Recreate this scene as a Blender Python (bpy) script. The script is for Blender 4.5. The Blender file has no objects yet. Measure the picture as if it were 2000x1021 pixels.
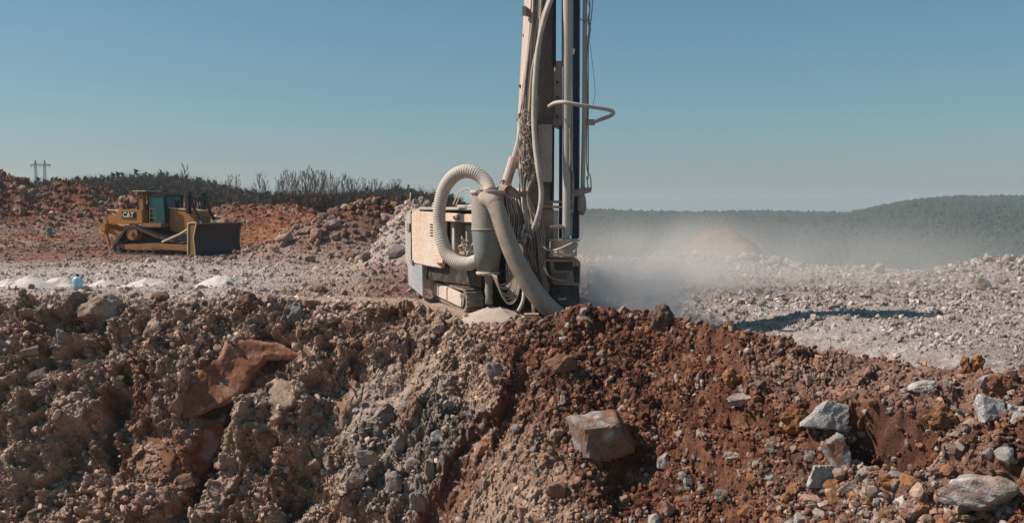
import bpy, math, random
import numpy as np
from mathutils import Vector, Matrix
R = math.radians
rng = np.random.default_rng(7)
random.seed(7)
scene = bpy.context.scene
COL = scene.collection

# ------------------------------------------------------------------ camera, world, sun
CAMZ = 3.1; F = 1800.0; CX = 1000.0; CY = 510.5; PITCH = math.atan((510.5-400)/F)
cd = bpy.data.cameras.new('camera'); cam = bpy.data.objects.new('camera', cd); COL.objects.link(cam)
cd.sensor_width = 36; cd.lens = 36*F/2000; cd.clip_end = 8000; cd.clip_start = 0.1
cam.location = (0, 0, CAMZ); cam.rotation_euler = (math.pi/2-PITCH, 0, 0)
scene.camera = cam

SUN_AZ = R(-89)      # measured from +Y (view direction) towards +X: the sun stands to the left
SUN_EL = R(44)
tosun = Vector((math.sin(SUN_AZ)*math.cos(SUN_EL), math.cos(SUN_AZ)*math.cos(SUN_EL), math.sin(SUN_EL)))
sd = bpy.data.lights.new('sun', 'SUN'); sun = bpy.data.objects.new('sun', sd); COL.objects.link(sun)
sd.energy = 5.0; sd.angle = R(0.6); sd.color = (1, .91, .81)
sun.rotation_euler = tosun.to_track_quat('Z', 'Y').to_euler()
sun.location = (-30, -10, 40)

world = bpy.data.worlds.new('World'); scene.world = world; world.use_nodes = True
nt = world.node_tree; nt.nodes.clear()
sky = nt.nodes.new('ShaderNodeTexSky'); sky.sky_type = 'NISHITA'; sky.sun_disc = False
sky.sun_elevation = SUN_EL; sky.sun_rotation = SUN_AZ
sky.altitude = 0; sky.air_density = 1.0; sky.dust_density = 0.8; sky.ozone_density = 3.0
bg = nt.nodes.new('ShaderNodeBackground'); bg.inputs[1].default_value = 0.077
out = nt.nodes.new('ShaderNodeOutputWorld')
hsv = nt.nodes.new('ShaderNodeHueSaturation'); hsv.inputs['Hue'].default_value = 0.477; hsv.inputs['Saturation'].default_value = 1.15
nt.links.new(sky.outputs[0], hsv.inputs['Color']); mx = nt.nodes.new('ShaderNodeMix'); mx.data_type = 'RGBA'; mx.inputs[0].default_value = .42; mx.inputs[7].default_value = (1.0, 2.3, 3.15, 1)   # even teal grey of the air
nt.links.new(hsv.outputs[0], mx.inputs[6]); nt.links.new(mx.outputs[2], bg.inputs[0]); nt.links.new(bg.outputs[0], out.inputs[0])
scene.view_settings.view_transform = 'Standard'; scene.view_settings.look = 'None'
scene.view_settings.exposure = 0.32; scene.view_settings.gamma = 1
scene.cycles.use_denoising = True
scene.cycles.volume_bounces = 3; scene.cycles.max_bounces = 6
scene.cycles.volume_step_rate = 2.0; scene.cycles.volume_max_steps = 128

# ------------------------------------------------------------------ helpers
cp, sp = math.cos(PITCH), math.sin(PITCH)
def ray(px, py):
    a = (px-CX)/F; b = (CY-py)/F
    return np.array([a, cp+b*sp, -sp+b*cp])
def P(px, py, Y):
    d = ray(px, py); k = Y/d[1]
    return Vector((d[0]*k, Y, CAMZ+d[2]*k))
def project(p):
    y = p[:, 1]*cp-(p[:, 2]-CAMZ)*sp
    z = p[:, 1]*sp+(p[:, 2]-CAMZ)*cp
    y = np.where(y < .1, .1, y)
    return CX+F*p[:, 0]/y, CY-F*z/y, y

def tag(o, label=None, cat=None, group=None, kind=None):
    if label: o['label'] = label
    if cat: o['category'] = cat
    if group: o['group'] = group
    if kind: o['kind'] = kind
    return o
def empty(name, loc):
    o = bpy.data.objects.new(name, None); COL.objects.link(o); o.location = loc; o.empty_display_size = .2
    return o

def mesh_np(name, verts, faces, mat, parent=None, col=None, smooth=False, nper=None):
    """verts (N,3) array, faces (M,k) array"""
    v = np.ascontiguousarray(verts, dtype=np.float32); f = np.ascontiguousarray(faces, dtype=np.int32)
    me = bpy.data.meshes.new(name); k = f.shape[1]
    me.vertices.add(len(v)); me.vertices.foreach_set('co', v.ravel())
    me.loops.add(f.size); me.loops.foreach_set('vertex_index', f.ravel())
    me.polygons.add(len(f)); me.polygons.foreach_set('loop_start', np.arange(0, f.size, k, dtype=np.int32))
    me.polygons.foreach_set('use_smooth', np.full(len(f), smooth))
    if col is not None:
        at = me.color_attributes.new('soil', 'FLOAT_COLOR', 'POINT')
        c = np.ones((len(v), 4), np.float32); c[:, :3] = col; at.data.foreach_set('color', c.ravel())
    me.update(calc_edges=True); me.validate()
    me.materials.append(mat)
    o = bpy.data.objects.new(name, me); COL.objects.link(o)
    if parent: o.parent = parent
    return o

class MB:
    """collects shapes in world coordinates, builds one mesh object"""
    def __init__(s): s.v = []; s.f = []
    def add(s, vs, fs):
        n = len(s.v); s.v += [Vector(p) for p in vs]; s.f += [tuple(i+n for i in q) for q in fs]; return s
    def box(s, c, size, M=None, taper=1.0):
        hx, hy, hz = size[0]/2, size[1]/2, size[2]/2; c = Vector(c)
        vs = []
        for z in (-1, 1):
            k = taper if z > 0 else 1
            for x, y in ((-1, -1), (1, -1), (1, 1), (-1, 1)): vs.append(c+Vector((x*hx*k, y*hy*k, z*hz)))
        if M: vs = [M @ p for p in vs]
        return s.add(vs, [(3, 2, 1, 0), (4, 5, 6, 7), (0, 1, 5, 4), (1, 2, 6, 5), (2, 3, 7, 6), (3, 0, 4, 7)])
    def hexa(s, pts):   # 8 points: bottom ring, top ring
        return s.add(pts, [(3, 2, 1, 0), (4, 5, 6, 7), (0, 1, 5, 4), (1, 2, 6, 5), (2, 3, 7, 6), (3, 0, 4, 7)])
    def prism(s, poly, d0, d1, fn):   # polygon (a,b), extruded from d0 to d1, fn(a,b,d)->point
        n = len(poly); vs = [fn(a, b, d0) for a, b in poly]+[fn(a, b, d1) for a, b in poly]
        fs = [tuple(range(n)), tuple(range(2*n-1, n-1, -1))]+[(i, i+n, (i+1) % n+n, (i+1) % n) for i in range(n)]
        return s.add(vs, fs)
    def tube(s, pts, r, n=8, smooth=True, step=None, corr=0, caps=True):
        pts = [Vector(p) for p in pts]
        rs = list(r) if hasattr(r, '__len__') else [r]*len(pts)
        if smooth and len(pts) > 2: pts, rs = catmull(pts, rs, step)
        m = len(pts); up = Vector((0, 0, 1)); vs = []; fs = []; prev = None
        for i, p in enumerate(pts):
            t = (pts[min(i+1, m-1)]-pts[max(i-1, 0)]).normalized()
            if prev is None:
                a = t.cross(up) if abs(t.z) < .95 else t.cross(Vector((1, 0, 0)))
            else: a = prev-t*prev.dot(t)
            a.normalize(); prev = a; b = t.cross(a)
            rr = rs[i]*(1+(corr if i % 2 else -corr))
            for k in range(n):
                th = 2*math.pi*k/n; vs.append(p+(a*math.cos(th)+b*math.sin(th))*rr)
        for i in range(m-1):
            for k in range(n):
                fs.append((i*n+k, i*n+(k+1) % n, (i+1)*n+(k+1) % n, (i+1)*n+k))
        if caps: fs += [tuple(range(n-1, -1, -1)), tuple((m-1)*n+k for k in range(n))]
        return s.add(vs, fs)
    def lathe(s, c, prof, n=20, axis=None):   # profile (r,z) around c
        c = Vector(c); m = len(prof); vs = []; fs = []
        for r, z in prof:
            for k in range(n):
                th = 2*math.pi*k/n; q = Vector((r*math.cos(th), r*math.sin(th), z))
                if axis: q = axis @ q
                vs.append(c+q)
        for i in range(m-1):
            for k in range(n): fs.append((i*n+k, i*n+(k+1) % n, (i+1)*n+(k+1) % n, (i+1)*n+k))
        fs += [tuple(range(n-1, -1, -1)), tuple((m-1)*n+k for k in range(n))]
        return s.add(vs, fs)
    def build(s, name, mat, parent=None, bevel=0, smooth=False, label=None):
        off = Vector((0, 0, 0)); q = parent
        while q is not None: off += q.location; q = q.parent
        me = bpy.data.meshes.new(name); me.from_pydata([tuple(p-off) for p in s.v], [], s.f); me.validate()
        me.materials.append(mat)
        if smooth: me.polygons.foreach_set('use_smooth', [True]*len(me.polygons))
        import bmesh
        bm = bmesh.new(); bm.from_mesh(me); bmesh.ops.recalc_face_normals(bm, faces=bm.faces)
        if bevel:
            try: bmesh.ops.bevel(bm, geom=list(bm.edges), offset=bevel, segments=2, affect='EDGES', clamp_overlap=True)
            except Exception: pass
        bm.to_mesh(me); bm.free()
        o = bpy.data.objects.new(name, me); COL.objects.link(o)
        if parent: o.parent = parent
        if label: o['label'] = label
        return o
def catmull(pts, rs, step=None):
    out = []; ro = []; n = len(pts)
    for i in range(n-1):
        p0, p1, p2, p3 = pts[max(i-1, 0)], pts[i], pts[i+1], pts[min(i+2, n-1)]
        L = (p2-p1).length; k = max(2, int(L/step)) if step else 6
        for j in range(k):
            t = j/k
            out.append(.5*((2*p1)+(p2-p0)*t+(2*p0-5*p1+4*p2-p3)*t*t+(3*p1-p0-3*p2+p3)*t**3))
            ro.append(rs[i]*(1-t)+rs[i+1]*t)
    out.append(pts[-1]); ro.append(rs[-1]); return out, ro

# numpy noise
def _h(ix, iy, iz, s):
    h = (ix.astype(np.int64)*374761393+iy.astype(np.int64)*668265263+iz.astype(np.int64)*2147483647+s*1274126177) & 0xffffffff
    h = ((h ^ (h >> 13))*1274126177) & 0xffffffff
    h = ((h ^ (h >> 15))*2246822519) & 0xffffffff
    return ((h ^ (h >> 16)) & 0xffffff)/float(0xffffff)
def vn(p, sc, seed=0):
    q = p/sc+seed*17.31; i = np.floor(q).astype(np.int64); f = q-i; f = f*f*f*(f*(f*6-15)+10)
    r = 0
    for dx in (0, 1):
        wx = f[:, 0] if dx else 1-f[:, 0]
        for dy in (0, 1):
            wy = f[:, 1] if dy else 1-f[:, 1]
            for dz in (0, 1):
                wz = f[:, 2] if dz else 1-f[:, 2]
                r = r+_h(i[:, 0]+dx, i[:, 1]+dy, i[:, 2]+dz, seed)*wx*wy*wz
    return r*2-1
def fbm(p, sc, oct=4, seed=0, gain=.5):
    r = 0; a = 1; t = 0
    for o in range(oct):
        r = r+a*vn(p, sc/2**o, seed+o); t += a; a *= gain
    return r/t
def worley(p, sc, seed=0):
    q = p/sc; i = np.floor(q).astype(np.int64); N = len(p)
    f1 = np.full(N, 9.); f2 = np.full(N, 9.); cid = np.zeros(N)
    for dx in (-1, 0, 1):
        for dy in (-1, 0, 1):
            for dz in (-1, 0, 1):
                a, b, c = i[:, 0]+dx, i[:, 1]+dy, i[:, 2]+dz
                r0 = _h(a, b, c, seed); r1 = _h(a, b, c, seed+1); r2 = _h(a, b, c, seed+2)
                d = np.sqrt((a+r0-q[:, 0])**2+(b+r1-q[:, 1])**2+(c+r2-q[:, 2])**2)
                m = d < f1
                f2 = np.where(m, f1, np.minimum(f2, d)); cid = np.where(m, _h(a, b, c, seed+3), cid); f1 = np.where(m, d, f1)
    return f1, f2, cid
def facets(p, sc, seed=0):
    """broken rock: every cell a tilted flat face"""
    q = p/sc; i = np.floor(q).astype(np.int64); N = len(p); f1 = np.full(N, 9.); f2 = np.full(N, 9.); h = np.zeros(N)
    for dx in (-1, 0, 1):
        for dy in (-1, 0, 1):
            for dz in (-1, 0, 1):
                a, b, c = i[:, 0]+dx, i[:, 1]+dy, i[:, 2]+dz
                r0 = _h(a, b, c, seed); r1 = _h(a, b, c, seed+1); r2 = _h(a, b, c, seed+2); t0 = _h(a, b, c, seed+4)-.5; t1 = _h(a, b, c, seed+5)-.5; t2 = _h(a, b, c, seed+6)-.5
                ex, ey, ez = q[:, 0]-a-r0, q[:, 1]-b-r1, q[:, 2]-c-r2; d = np.sqrt(ex*ex+ey*ey+ez*ez); m = d < f1
                f2 = np.where(m, f1, np.minimum(f2, d)); h = np.where(m, (t0+ex*t1*2.6+ez*t2*2.6), h); f1 = np.where(m, d, f1)
    return h*ss(0, .07, f2-f1)
def ss(a, b, x):
    t = np.clip((x-a)/(b-a), 0, 1); return t*t*(3-2*t)
def lerp(a, b, t): return a+(b-a)*t

# ------------------------------------------------------------------ materials
def new_mat(name):
    m = bpy.data.materials.new(name); m.use_nodes = True; n = m.node_tree
    b = n.nodes['Principled BSDF']; return m, n, b
def noise_node(n, scale, detail=6, rough=.6, co='Object'):
    tc = n.nodes.new('ShaderNodeTexCoord'); t = n.nodes.new('ShaderNodeTexNoise')
    t.inputs['Scale'].default_value = scale; t.inputs['Detail'].default_value = detail; t.inputs['Roughness'].default_value = rough
    n.links.new(tc.outputs[co], t.inputs['Vector']); return t
def ramp(n, src, a, b, ca=(0, 0, 0, 1), cb=(1, 1, 1, 1)):
    r = n.nodes.new('ShaderNodeValToRGB'); r.color_ramp.elements[0].position = a; r.color_ramp.elements[1].position = b
    r.color_ramp.elements[0].color = ca; r.color_ramp.elements[1].color = cb
    n.links.new(src, r.inputs[0]); return r
def mixc(n, fac, a, b, mode='MIX'):
    m = n.nodes.new('ShaderNodeMix'); m.data_type = 'RGBA'; m.blend_type = mode
    if isinstance(fac, (int, float)): m.inputs[0].default_value = fac
    else: n.links.new(fac, m.inputs[0])
    for s, k in ((a, 6), (b, 7)):
        if isinstance(s, tuple): m.inputs[k].default_value = (*s[:3], 1)
        else: n.links.new(s, m.inputs[k])
    return m.outputs[2]
def soil_mat(name, fine=9.0, bump=.6, bdist=.03, rough=.95):
    m, n, b = new_mat(name)
    a = n.nodes.new('ShaderNodeAttribute'); a.attribute_name = 'soil'
    t = noise_node(n, fine, 8, .7); t2 = noise_node(n, fine*6, 4, .6)
    r = ramp(n, t.outputs[0], .3, .72, (.62, .58, .56, 1), (1.3, 1.32, 1.36, 1))
    c = mixc(n, 1.0, a.outputs[0], r.outputs[0], 'MULTIPLY')
    r2 = ramp(n, t2.outputs[0], .35, .7, (.75, .73, .72, 1), (1.2, 1.2, 1.2, 1))
    c = mixc(n, 1.0, c, r2.outputs[0], 'MULTIPLY')
    n.links.new(c, b.inputs['Base Color']); b.inputs['Roughness'].default_value = rough
    b.inputs['Specular IOR Level'].default_value = .15
    add = n.nodes.new('ShaderNodeMath'); add.operation = 'ADD'; n.links.new(t.outputs[0], add.inputs[0]); n.links.new(t2.outputs[0], add.inputs[1])
    bu = n.nodes.new('ShaderNodeBump'); bu.inputs['Strength'].default_value = bump; bu.inputs['Distance'].default_value = bdist
    n.links.new(add.outputs[0], bu.inputs['Height']); n.links.new(bu.outputs[0], b.inputs['Normal'])
    return m
def paint(name, col, dust=(.5, .40, .33), amt=.5, rough=.6, scale=3.0, metal=0, bump=.15, spec=.3, streak=False):
    """a painted or metal surface under a real layer of drill dust (more of it where the surface faces up)"""
    m, n, b = new_mat(name)
    t = noise_node(n, scale, 8, .65)
    if streak:
        mp = n.nodes.new('ShaderNodeMapping'); mp.inputs['Scale'].default_value = (1, 1, .18)
        tc = n.nodes.new('ShaderNodeTexCoord'); n.links.new(tc.outputs['Object'], mp.inputs[0]); n.links.new(mp.outputs[0], t.inputs['Vector'])
    geo = n.nodes.new('ShaderNodeNewGeometry'); sx = n.nodes.new('ShaderNodeSeparateXYZ'); n.links.new(geo.outputs['Normal'], sx.inputs[0])
    up = n.nodes.new('ShaderNodeMath'); up.operation = 'MULTIPLY_ADD'; n.links.new(sx.outputs[2], up.inputs[0]); up.inputs[1].default_value = .35; up.inputs[2].default_value = amt-.5; up.use_clamp = False
    s = n.nodes.new('ShaderNodeMath'); s.operation = 'ADD'; n.links.new(t.outputs[0], s.inputs[0]); n.links.new(up.outputs[0], s.inputs[1])
    r = ramp(n, s.outputs[0], .32, .68)
    c = mixc(n, r.outputs[0], col, dust)
    t3 = noise_node(n, scale*1.7+.6, 9, .72); r3 = ramp(n, t3.outputs[0], .60, .68, (0, 0, 0, 1), (.55, .55, .55, 1)); c = mixc(n, r3.outputs[0], c, tuple(.45*a for a in dust))
    t2 = noise_node(n, scale*9, 5, .7); r2 = ramp(n, t2.outputs[0], .3, .7, (.72, .69, .67, 1), (1.12, 1.12, 1.12, 1))
    c = mixc(n, 1.0, c, r2.outputs[0], 'MULTIPLY')
    n.links.new(c, b.inputs['Base Color'])
    rr = n.nodes.new('ShaderNodeMapRange'); rr.inputs[3].default_value = rough; rr.inputs[4].default_value = .95
    n.links.new(r.outputs[0], rr.inputs[0]); n.links.new(rr.outputs[0], b.inputs['Roughness'])
    b.inputs['Metallic'].default_value = metal; b.inputs['Specular IOR Level'].default_value = spec
    bu = n.nodes.new('ShaderNodeBump'); bu.inputs['Strength'].default_value = bump; bu.inputs['Distance'].default_value = .01
    n.links.new(t2.outputs[0], bu.inputs['Height']); n.links.new(bu.outputs[0], b.inputs['Normal'])
    return m
M_soil = soil_mat('soil_ground', 8, .9, .05)
M_rub = soil_mat('soil_rubble', 14, .5, .02)
M_rock = soil_mat('rock_face', 5, .8, .03)
M_fol = soil_mat('vegetation', .5, .3, .3)

# ------------------------------------------------------------------ the ground sheet
RED = np.array([.158, .062, .036]); DRED = np.array([.095, .040, .025]); OCH = np.array([.24, .125, .07])
DUSTB = np.array([.43, .29, .215]); PALE = np.array([.375, .31, .275]); GREY = np.array([.225, .195, .175]); BEI = np.array([.35, .27, .21])
WHITE = np.array([.46, .405, .37]); PINK = np.array([.36, .24, .19])

cx_ = [-40, -17, -10, -5, -2.3, -1, .5, 3, 3.9, 4.3, 5.3, 6.8, 8.6, 14, 60]
cy_ = [31, 30, 29, 28.3, 27.2, 25.4, 24, 23.6, 22.6, 20.9, 19.2, 17.4, 15.5, 14.5, 14]
def crest(x):
    k = np.zeros_like(x)
    for d in (-.5, -.25, 0, .25, .5): k += np.interp(x+d, cx_, cy_)/5
    p = np.stack([x, x*0, x*0], 1)
    return k+.9*fbm(p, 3.4, 3, 5)*ss(-1, -4, x)+.3*fbm(p, 1.7, 3, 9)
def alpha(x): return np.radians(np.interp(x, [-18, -3, 0, 4, 9, 14], [56, 56, 42, 34, 26, 24]))
def edge_y(u): return np.interp(u, [0, 850, 980, 1130, 1400, 1700, 2000, 2600], [330, 330, 120, 56, 50, 43, 38, 36])
RIDGE = ([-400, 0, 90, 200, 320, 400, 480, 560, 650, 780, 850, 950, 1050, 1130], [356, 352, 350, 343, 338, 350, 368, 378, 374, 364, 376, 392, 402, 408])
def gau(x, y, cx, cy, sx, sy): return np.exp(-((x-cx)/sx)**2-((y-cy)/sy)**2)
HEAPS = [(-8.2, 52.5, 2.3, 2.2, 2.6), (-6.6, 53, 1.5, 2, 1.3), (-11, 52.5, 2.2, 2.2, 1.5), (-13.4, 52, 2.2, 2, .7), (-5.2, 45.5, 1.7, 3.0, 2.5), (-3.6, 44, 1.6, 3, 1.7),
         (-51, 92, 7, 5, 2.5), (-43.5, 93, 3, 4, 1.5), (-38.5, 92, 3.4, 5, 1.2), (-60, 92, 9, 6, 2.6), (-76, 94, 10, 7, 2.4), (-25, 66, 6, 3, .3), (-17, 45, 3, 2.2, .35),
         (19.3, 36, 2.6, 2.6, .9), (11.5, 47, 2.5, 2, .45), (8.5, 49, 1.6, 1.8, .45), (15, 42, 2, 1.5, .2), (3.5, 40, 2, 4, .3), (-14.5, 60, 2, 2.5, .8), (-19, 72, 7, 4, 1.2)]
def inland(x, y, s):
    u = 1000+1800*x/np.maximum(y, 5)
    z = np.zeros_like(x)
    left = ss(1120, 950, u)
    z += left*1.0*ss(60, 90, y)
    # berm across the back of the bench on the left
    bz = 1.9*np.exp(-((y-97)/5.0)**2)*ss(700, 560, u)
    z += bz
    for cx, cy, sx, sy, h in HEAPS: z += h*gau(x, y, cx, cy, sx, sy)
    # wooded rise
    rz = CAMZ+(400-np.interp(u, *RIDGE))*260/1800-6.3
    k = ss(130, 255, y)*(1-ss(275, 420, y))
    z = lerp(z, rz, k*left)
    z = lerp(z, -15, ss(300, 480, y)*left)
    # drop into the valley
    e = edge_y(u); d = np.maximum(y-e, 0)
    z += -(1-left)*85*(1-np.exp(-d*d/(d+9)/95))
    mq = np.stack([x, y, 0*x], 1); dm = (y > 60) & (y < 100) & (x > 5) & (x < 30); rel = np.zeros_like(z); rel[dm] = fbm(mq[dm], 1.8, 3, 600)*.8
    z = np.where(dm, np.maximum(z, .9-.17*np.abs(x-17.3)**2.1-.04*(y-76)**2+rel), z)
    z += -.42*gau(x, y, -.2, 25.5, 1.3, 1.0)
    # step behind the red windrow
    wx = ss(3.2, 4.2, x)*ss(9.5, 7, x)
    z += -wx*.95*ss(.15, .6, s)*(1-ss(2.5, 14, s))
    z += .28*np.exp(-((s-.1)/.8)**2)*ss(.6, 1.8, x)*ss(9, 4, x)
    return z

ncol = 1300
rows = [-42., -30, -20, -15, -12.5]
t = -11.0
while t < 0: rows.append(t); t += .034
st = .034
while t < 3200: rows.append(t); st = min(st*1.0125, max(.034, t*.035)); t += st
T = np.array(rows); nrow = len(T)
yr = np.where(T < 0, 27, 27+T)
W = (.60*yr+3.0)*1.45; W = np.where(T < -11.1, 40, W)
U = np.linspace(-1, 1, ncol); U = .69*U+.31*U**9
X = (U[None, :]*W[:, None]).ravel(); TT = np.repeat(T, ncol)
c = crest(X); al = alpha(X)
tn = np.minimum(TT, 0); tp = np.maximum(TT, 0)
depth = np.minimum(-tn, 12.0); flat = np.maximum(-tn-12.0, 0)
Y = c-depth*np.cos(al)-flat+tp
lipr = .4+1.5*ss(-1, -4, X)*(.6+.9*fbm(np.stack([X, X*0, X*0], 1), 3.0, 2, 15)); rnd = lipr*(1-np.exp(-depth/lipr))
Z = -(depth-rnd*.75)*np.sin(al)+0
m = TT >= 0
Z[m] = inland(X[m], Y[m], tp[m])
# meet the face at the crest without a step
m0 = ~m & (depth < 3)
Z[m0] += inland(X[m0], c[m0], X[m0]*0)*(1-depth[m0]/3)
base = np.stack([X, Y, Z], 1)
wface = ss(.4, -.6, TT)
nrm = np.stack([0*X, -np.sin(al)*wface, np.cos(al)*wface+(1-wface)], 1)
nrm /= np.linalg.norm(nrm, axis=1)[:, None]
near = TT < 32
PU, PV, PD = project(base)
PU += 0; wn = None
pn = base[near]
warpx = 22*fbm(pn, 1.1, 4, 31)+6*vn(pn, .25, 36); warpy = 22*fbm(pn+7, 1.1, 4, 37)+6*vn(pn, .2, 39)
u = PU.copy(); v = PV.copy(); u[near] += warpx; v[near] += warpy
def blob(cx, cy, rx, ry, ang=0, soft=.35, uu=None, vv=None):
    uu = u if uu is None else uu; vv = v if vv is None else vv
    a = R(ang); dx = uu-cx; dy = vv-cy
    d = np.sqrt(((dx*math.cos(a)+dy*math.sin(a))/rx)**2+((-dx*math.sin(a)+dy*math.cos(a))/ry)**2)
    return ss(1+soft, 1-soft, d)
disp = np.zeros(len(X)); face = (TT < .8)
smooth_m = np.zeros(len(X))
# ---- structural relief of the cut face (recesses, ribs, domes), in metres along the slope's normal
FE = [  # cx, cy, rx, ry, angle, height, smooth, soft
 (470, 735, 105, 50, -28, -.45, .9, .15), (395, 800, 50, 36, -30, -.4, .9, .15),
 (415, 900, 45, 110, 12, -.6, .5, .12), (545, 700, 60, 24, 8, -.3, .8, .1),
 (222, 835, 17, 80, 4, -.9, .3, .2), (300, 890, 50, 44, 0, -.1, .8, .2), (168, 815, 45, 30, -10, .4, .5, .2),
 (435, 915, 26, 150, 22, .75, .2, .25), (520, 830, 50, 70, 10, .35, .3, .3),
 (790, 905, 150, 120, -15, .85, .1, .45), (640, 900, 50, 120, 10, -.35, 0, .5),
 (760, 790, 110, 60, -20, .25, .8, .4), (110, 640, 45, 22, 0, -.5, 0, .3), (640, 760, 40, 22, 0, -.5, .2, .3),
 (1010, 660, 60, 30, 0, .1, 0, .5), (925, 900, 28, 190, 32, -.45, .8, .3), (1000, 780, 24, 100, 20, -.2, .8, .4),
 (1745, 880, 95, 46, 8, -1.15, .1, .22), (1740, 810, 120, 30, 5, .25, 0, .4), (1240, 950, 60, 70, 15, -.35, .1, .4), (1470, 830, 40, 20, 0, -.3, 0, .3),
 (130, 950, 110, 60, -20, -.12, 0, .35), (60, 860, 80, 40, -30, .12, 0, .3), (330, 720, 60, 90, 20, .3, 0, .4), (590, 640, 90, 30, 10, .35, 0, .4), (500, 610, 70, 26, 0, .3, 0, .5),
 (190, 700, 70, 26, -25, -.35, 0, .3), (70, 740, 60, 22, -30, -.35, 0, .3), (270, 985, 60, 35, 10, .4, 0, .3), (720, 690, 70, 24, 8, .2, 0, .3), (1400, 930, 80, 22, 40, -.3, 0, .4), (1150, 760, 90, 20, 10, .12, 0, .3), (1320, 800, 80, 20, 30, -.2, 0, .4), (1900, 910, 70, 26, 5, .25, 0, .4), (570, 960, 36, 60, 20, -.5, 0, .3)]
for cx, cy, rx, ry, an, h, sm, soft in FE:
    b = np.zeros(len(X)); b[face] = blob(cx, cy, rx, ry, an, soft, u[face], v[face])
    disp += b*h; smooth_m = np.maximum(smooth_m, b*sm)
pf = base[near]; 
wl = ss(0, -3, pf[:, 0])
rsn = ss(-1.5, .5, pf[:, 0])*ss(1.5, .6, TT[near])*(1-.8*smooth_m[near])
fa = wface[near]
d = np.zeros(len(pf))
big = fbm(pf*np.array([1, 1, .6]), 2.4, 3, 50)
d += big*(.14+.30*wl*fa+.08*fa)
rg = 1-np.abs(fbm(pf*np.array([1, .8, .55])+3, 1.5, 3, 60))*2
d += (rg-.5)*(.10+.28*wl)*fa
d += (vn(pf, .55, 64)*.09+np.abs(vn(pf, .32, 65))*.06)*rsn
w1, w2, wc = worley(pf+.25*np.stack([vn(pf, .5, 70), vn(pf, .5, 71), vn(pf, .5, 72)], 1), .85, 80)
d += ((wc-.5)*.22*ss(0, .06, w2-w1))*(wl*.8+.2)*fa*(1-.9*smooth_m[near])+facets(pf+.05*np.stack([vn(pf, .2, 76)]*3, 1), .62, 180)*.30*(wl*.7+.3)*fa*(1-.8*smooth_m[near])
w1, w2, wc2 = worley(pf+.06*np.stack([vn(pf, .15, 73), vn(pf, .15, 74), vn(pf, .15, 75)], 1), .30, 90)
cob = np.zeros(len(pf)); cob = blob(800, 900, 150, 120, -15, .3, u[near], v[near])
d += (1-w1*w1*1.2)*(.032*(.35+wc2))*(fa*.9+.35)*(1+1.0*rsn)*(1-.85*smooth_m[near])*(1+3.2*cob)+facets(pf, .27, 190)*(.13-.05*rsn)*(fa*.8+.12)*(1-.7*smooth_m[near])
w1, w2, wcb = worley(pf*np.array([1, 1, 1.25])+.12*np.stack([vn(pf, .3, 86), vn(pf, .3, 87), vn(pf, .3, 88)], 1), .46, 85)
d += (wcb-.5)*.24*ss(.02, .10, w2-w1)*(.35+.65*wl)*fa*(1-.9*smooth_m[near])
w1, w2, wc3 = worley(pf, .13, 95)
d += (facets(pf, .115, 195)*(.045-.02*rsn)*(fa*.6+.4)+(1-w1*w1*1.2)*.022*(.4+wc3))*(1-.75*smooth_m[near])*(1+.7*rsn)
d += fbm(pf, .2, 2, 99)*.03
fade = 1-ss(20, 32, TT[near])*.5
disp[near] += d*fade
far = ~near
pfr = base[far]
dd = fbm(pfr, 3.0, 4, 120)*.28*ss(28, 40, TT[far])*(1-ss(100, 200, pfr[:, 1]))+fbm(pfr, .7, 3, 125)*.16*(1-ss(80, 130, pfr[:, 1]))
hp = np.zeros(len(pfr))
for cx, cy, sx, sy, h in HEAPS: hp += h*.20*gau(pfr[:, 0], pfr[:, 1], cx, cy, sx*1.2, sy*1.2)
hp += np.exp(-((pfr[:, 1]-96)/6)**2)*.5*ss(700, 560, u[far])
dd += hp*(fbm(pfr, 1.6, 4, 130)*1.2+.35*(1-np.abs(fbm(pfr, .8, 2, 133))*2))
dd += fbm(pfr, 40, 3, 140)*2.5*ss(120, 200, pfr[:, 1])
disp[far] += dd
# a level place for the drill rig and its tracks
rigw = gau(X, Y, -1.8, 28.0, 2.6, 2.8)*(TT > -.2); disp *= (1-.75*np.clip(rigw*1.4, 0, 1))
dozw = gau(X, Y, -22.5, 58.5, 4.5, 3); disp *= (1-.8*np.clip(dozw*1.4, 0, 1))
pos = base+nrm*disp[:, None]

# ---- soil colours
colr = np.tile(DUSTB, (len(X), 1))
nz = np.zeros(len(X)); nz[near] = fbm(pn, 1.3, 5, 200); nz[far] = fbm(pfr, 6, 5, 201)
nf = np.zeros(len(X)); nf[near] = fbm(pn, .28, 4, 205); nf[far] = fbm(pfr, 1.2, 4, 206)
def put(mask, c_): 
    global colr
    colr = colr+(np.asarray(c_)[None, :]-colr)*np.clip(mask, 0, 1)[:, None]
bench = ss(-.5, 1.0, TT); lipc = ss(-2.2, .6, TT+nz*2.2+nf)
put(ss(.1, .5, nf+nz*.7)*.6, BEI)
put(ss(-.1, -.5, nf+nz*.6)*.7, np.array([.17, .085, .055]))
# bench on the left: pale dust
put(lipc*ss(1000, 800, u)*ss(.3, -.3, nz-.5*(v < 590))*.85, PALE*1.12)
put(blob(330, 545, 420, 42, 0, .4)*bench*.85, PALE*1.35)
put(blob(700, 590, 160, 60, 10, .5)*.7, DUSTB*.9)
put(blob(800, 570, 90, 50, 10, .5)*.6, RED)
# red slope right of the face
rs = ss(-1.6, .2, X-(TT < 0)*TT*-.35+nz*1.0)*(TT < 1.2)
put(rs*(.95), RED*.92)
put(rs*ss(.05, .45, nf)*.7, OCH)
put(rs*ss(-.05, -.4, nf)*.8, DRED)
put(rs*blob(1750, 760, 260, 60, 8, .5)*.55, PINK)
put(rs*blob(1750, 960, 240, 60, 0, .5)*.45, PINK*.9)
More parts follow.
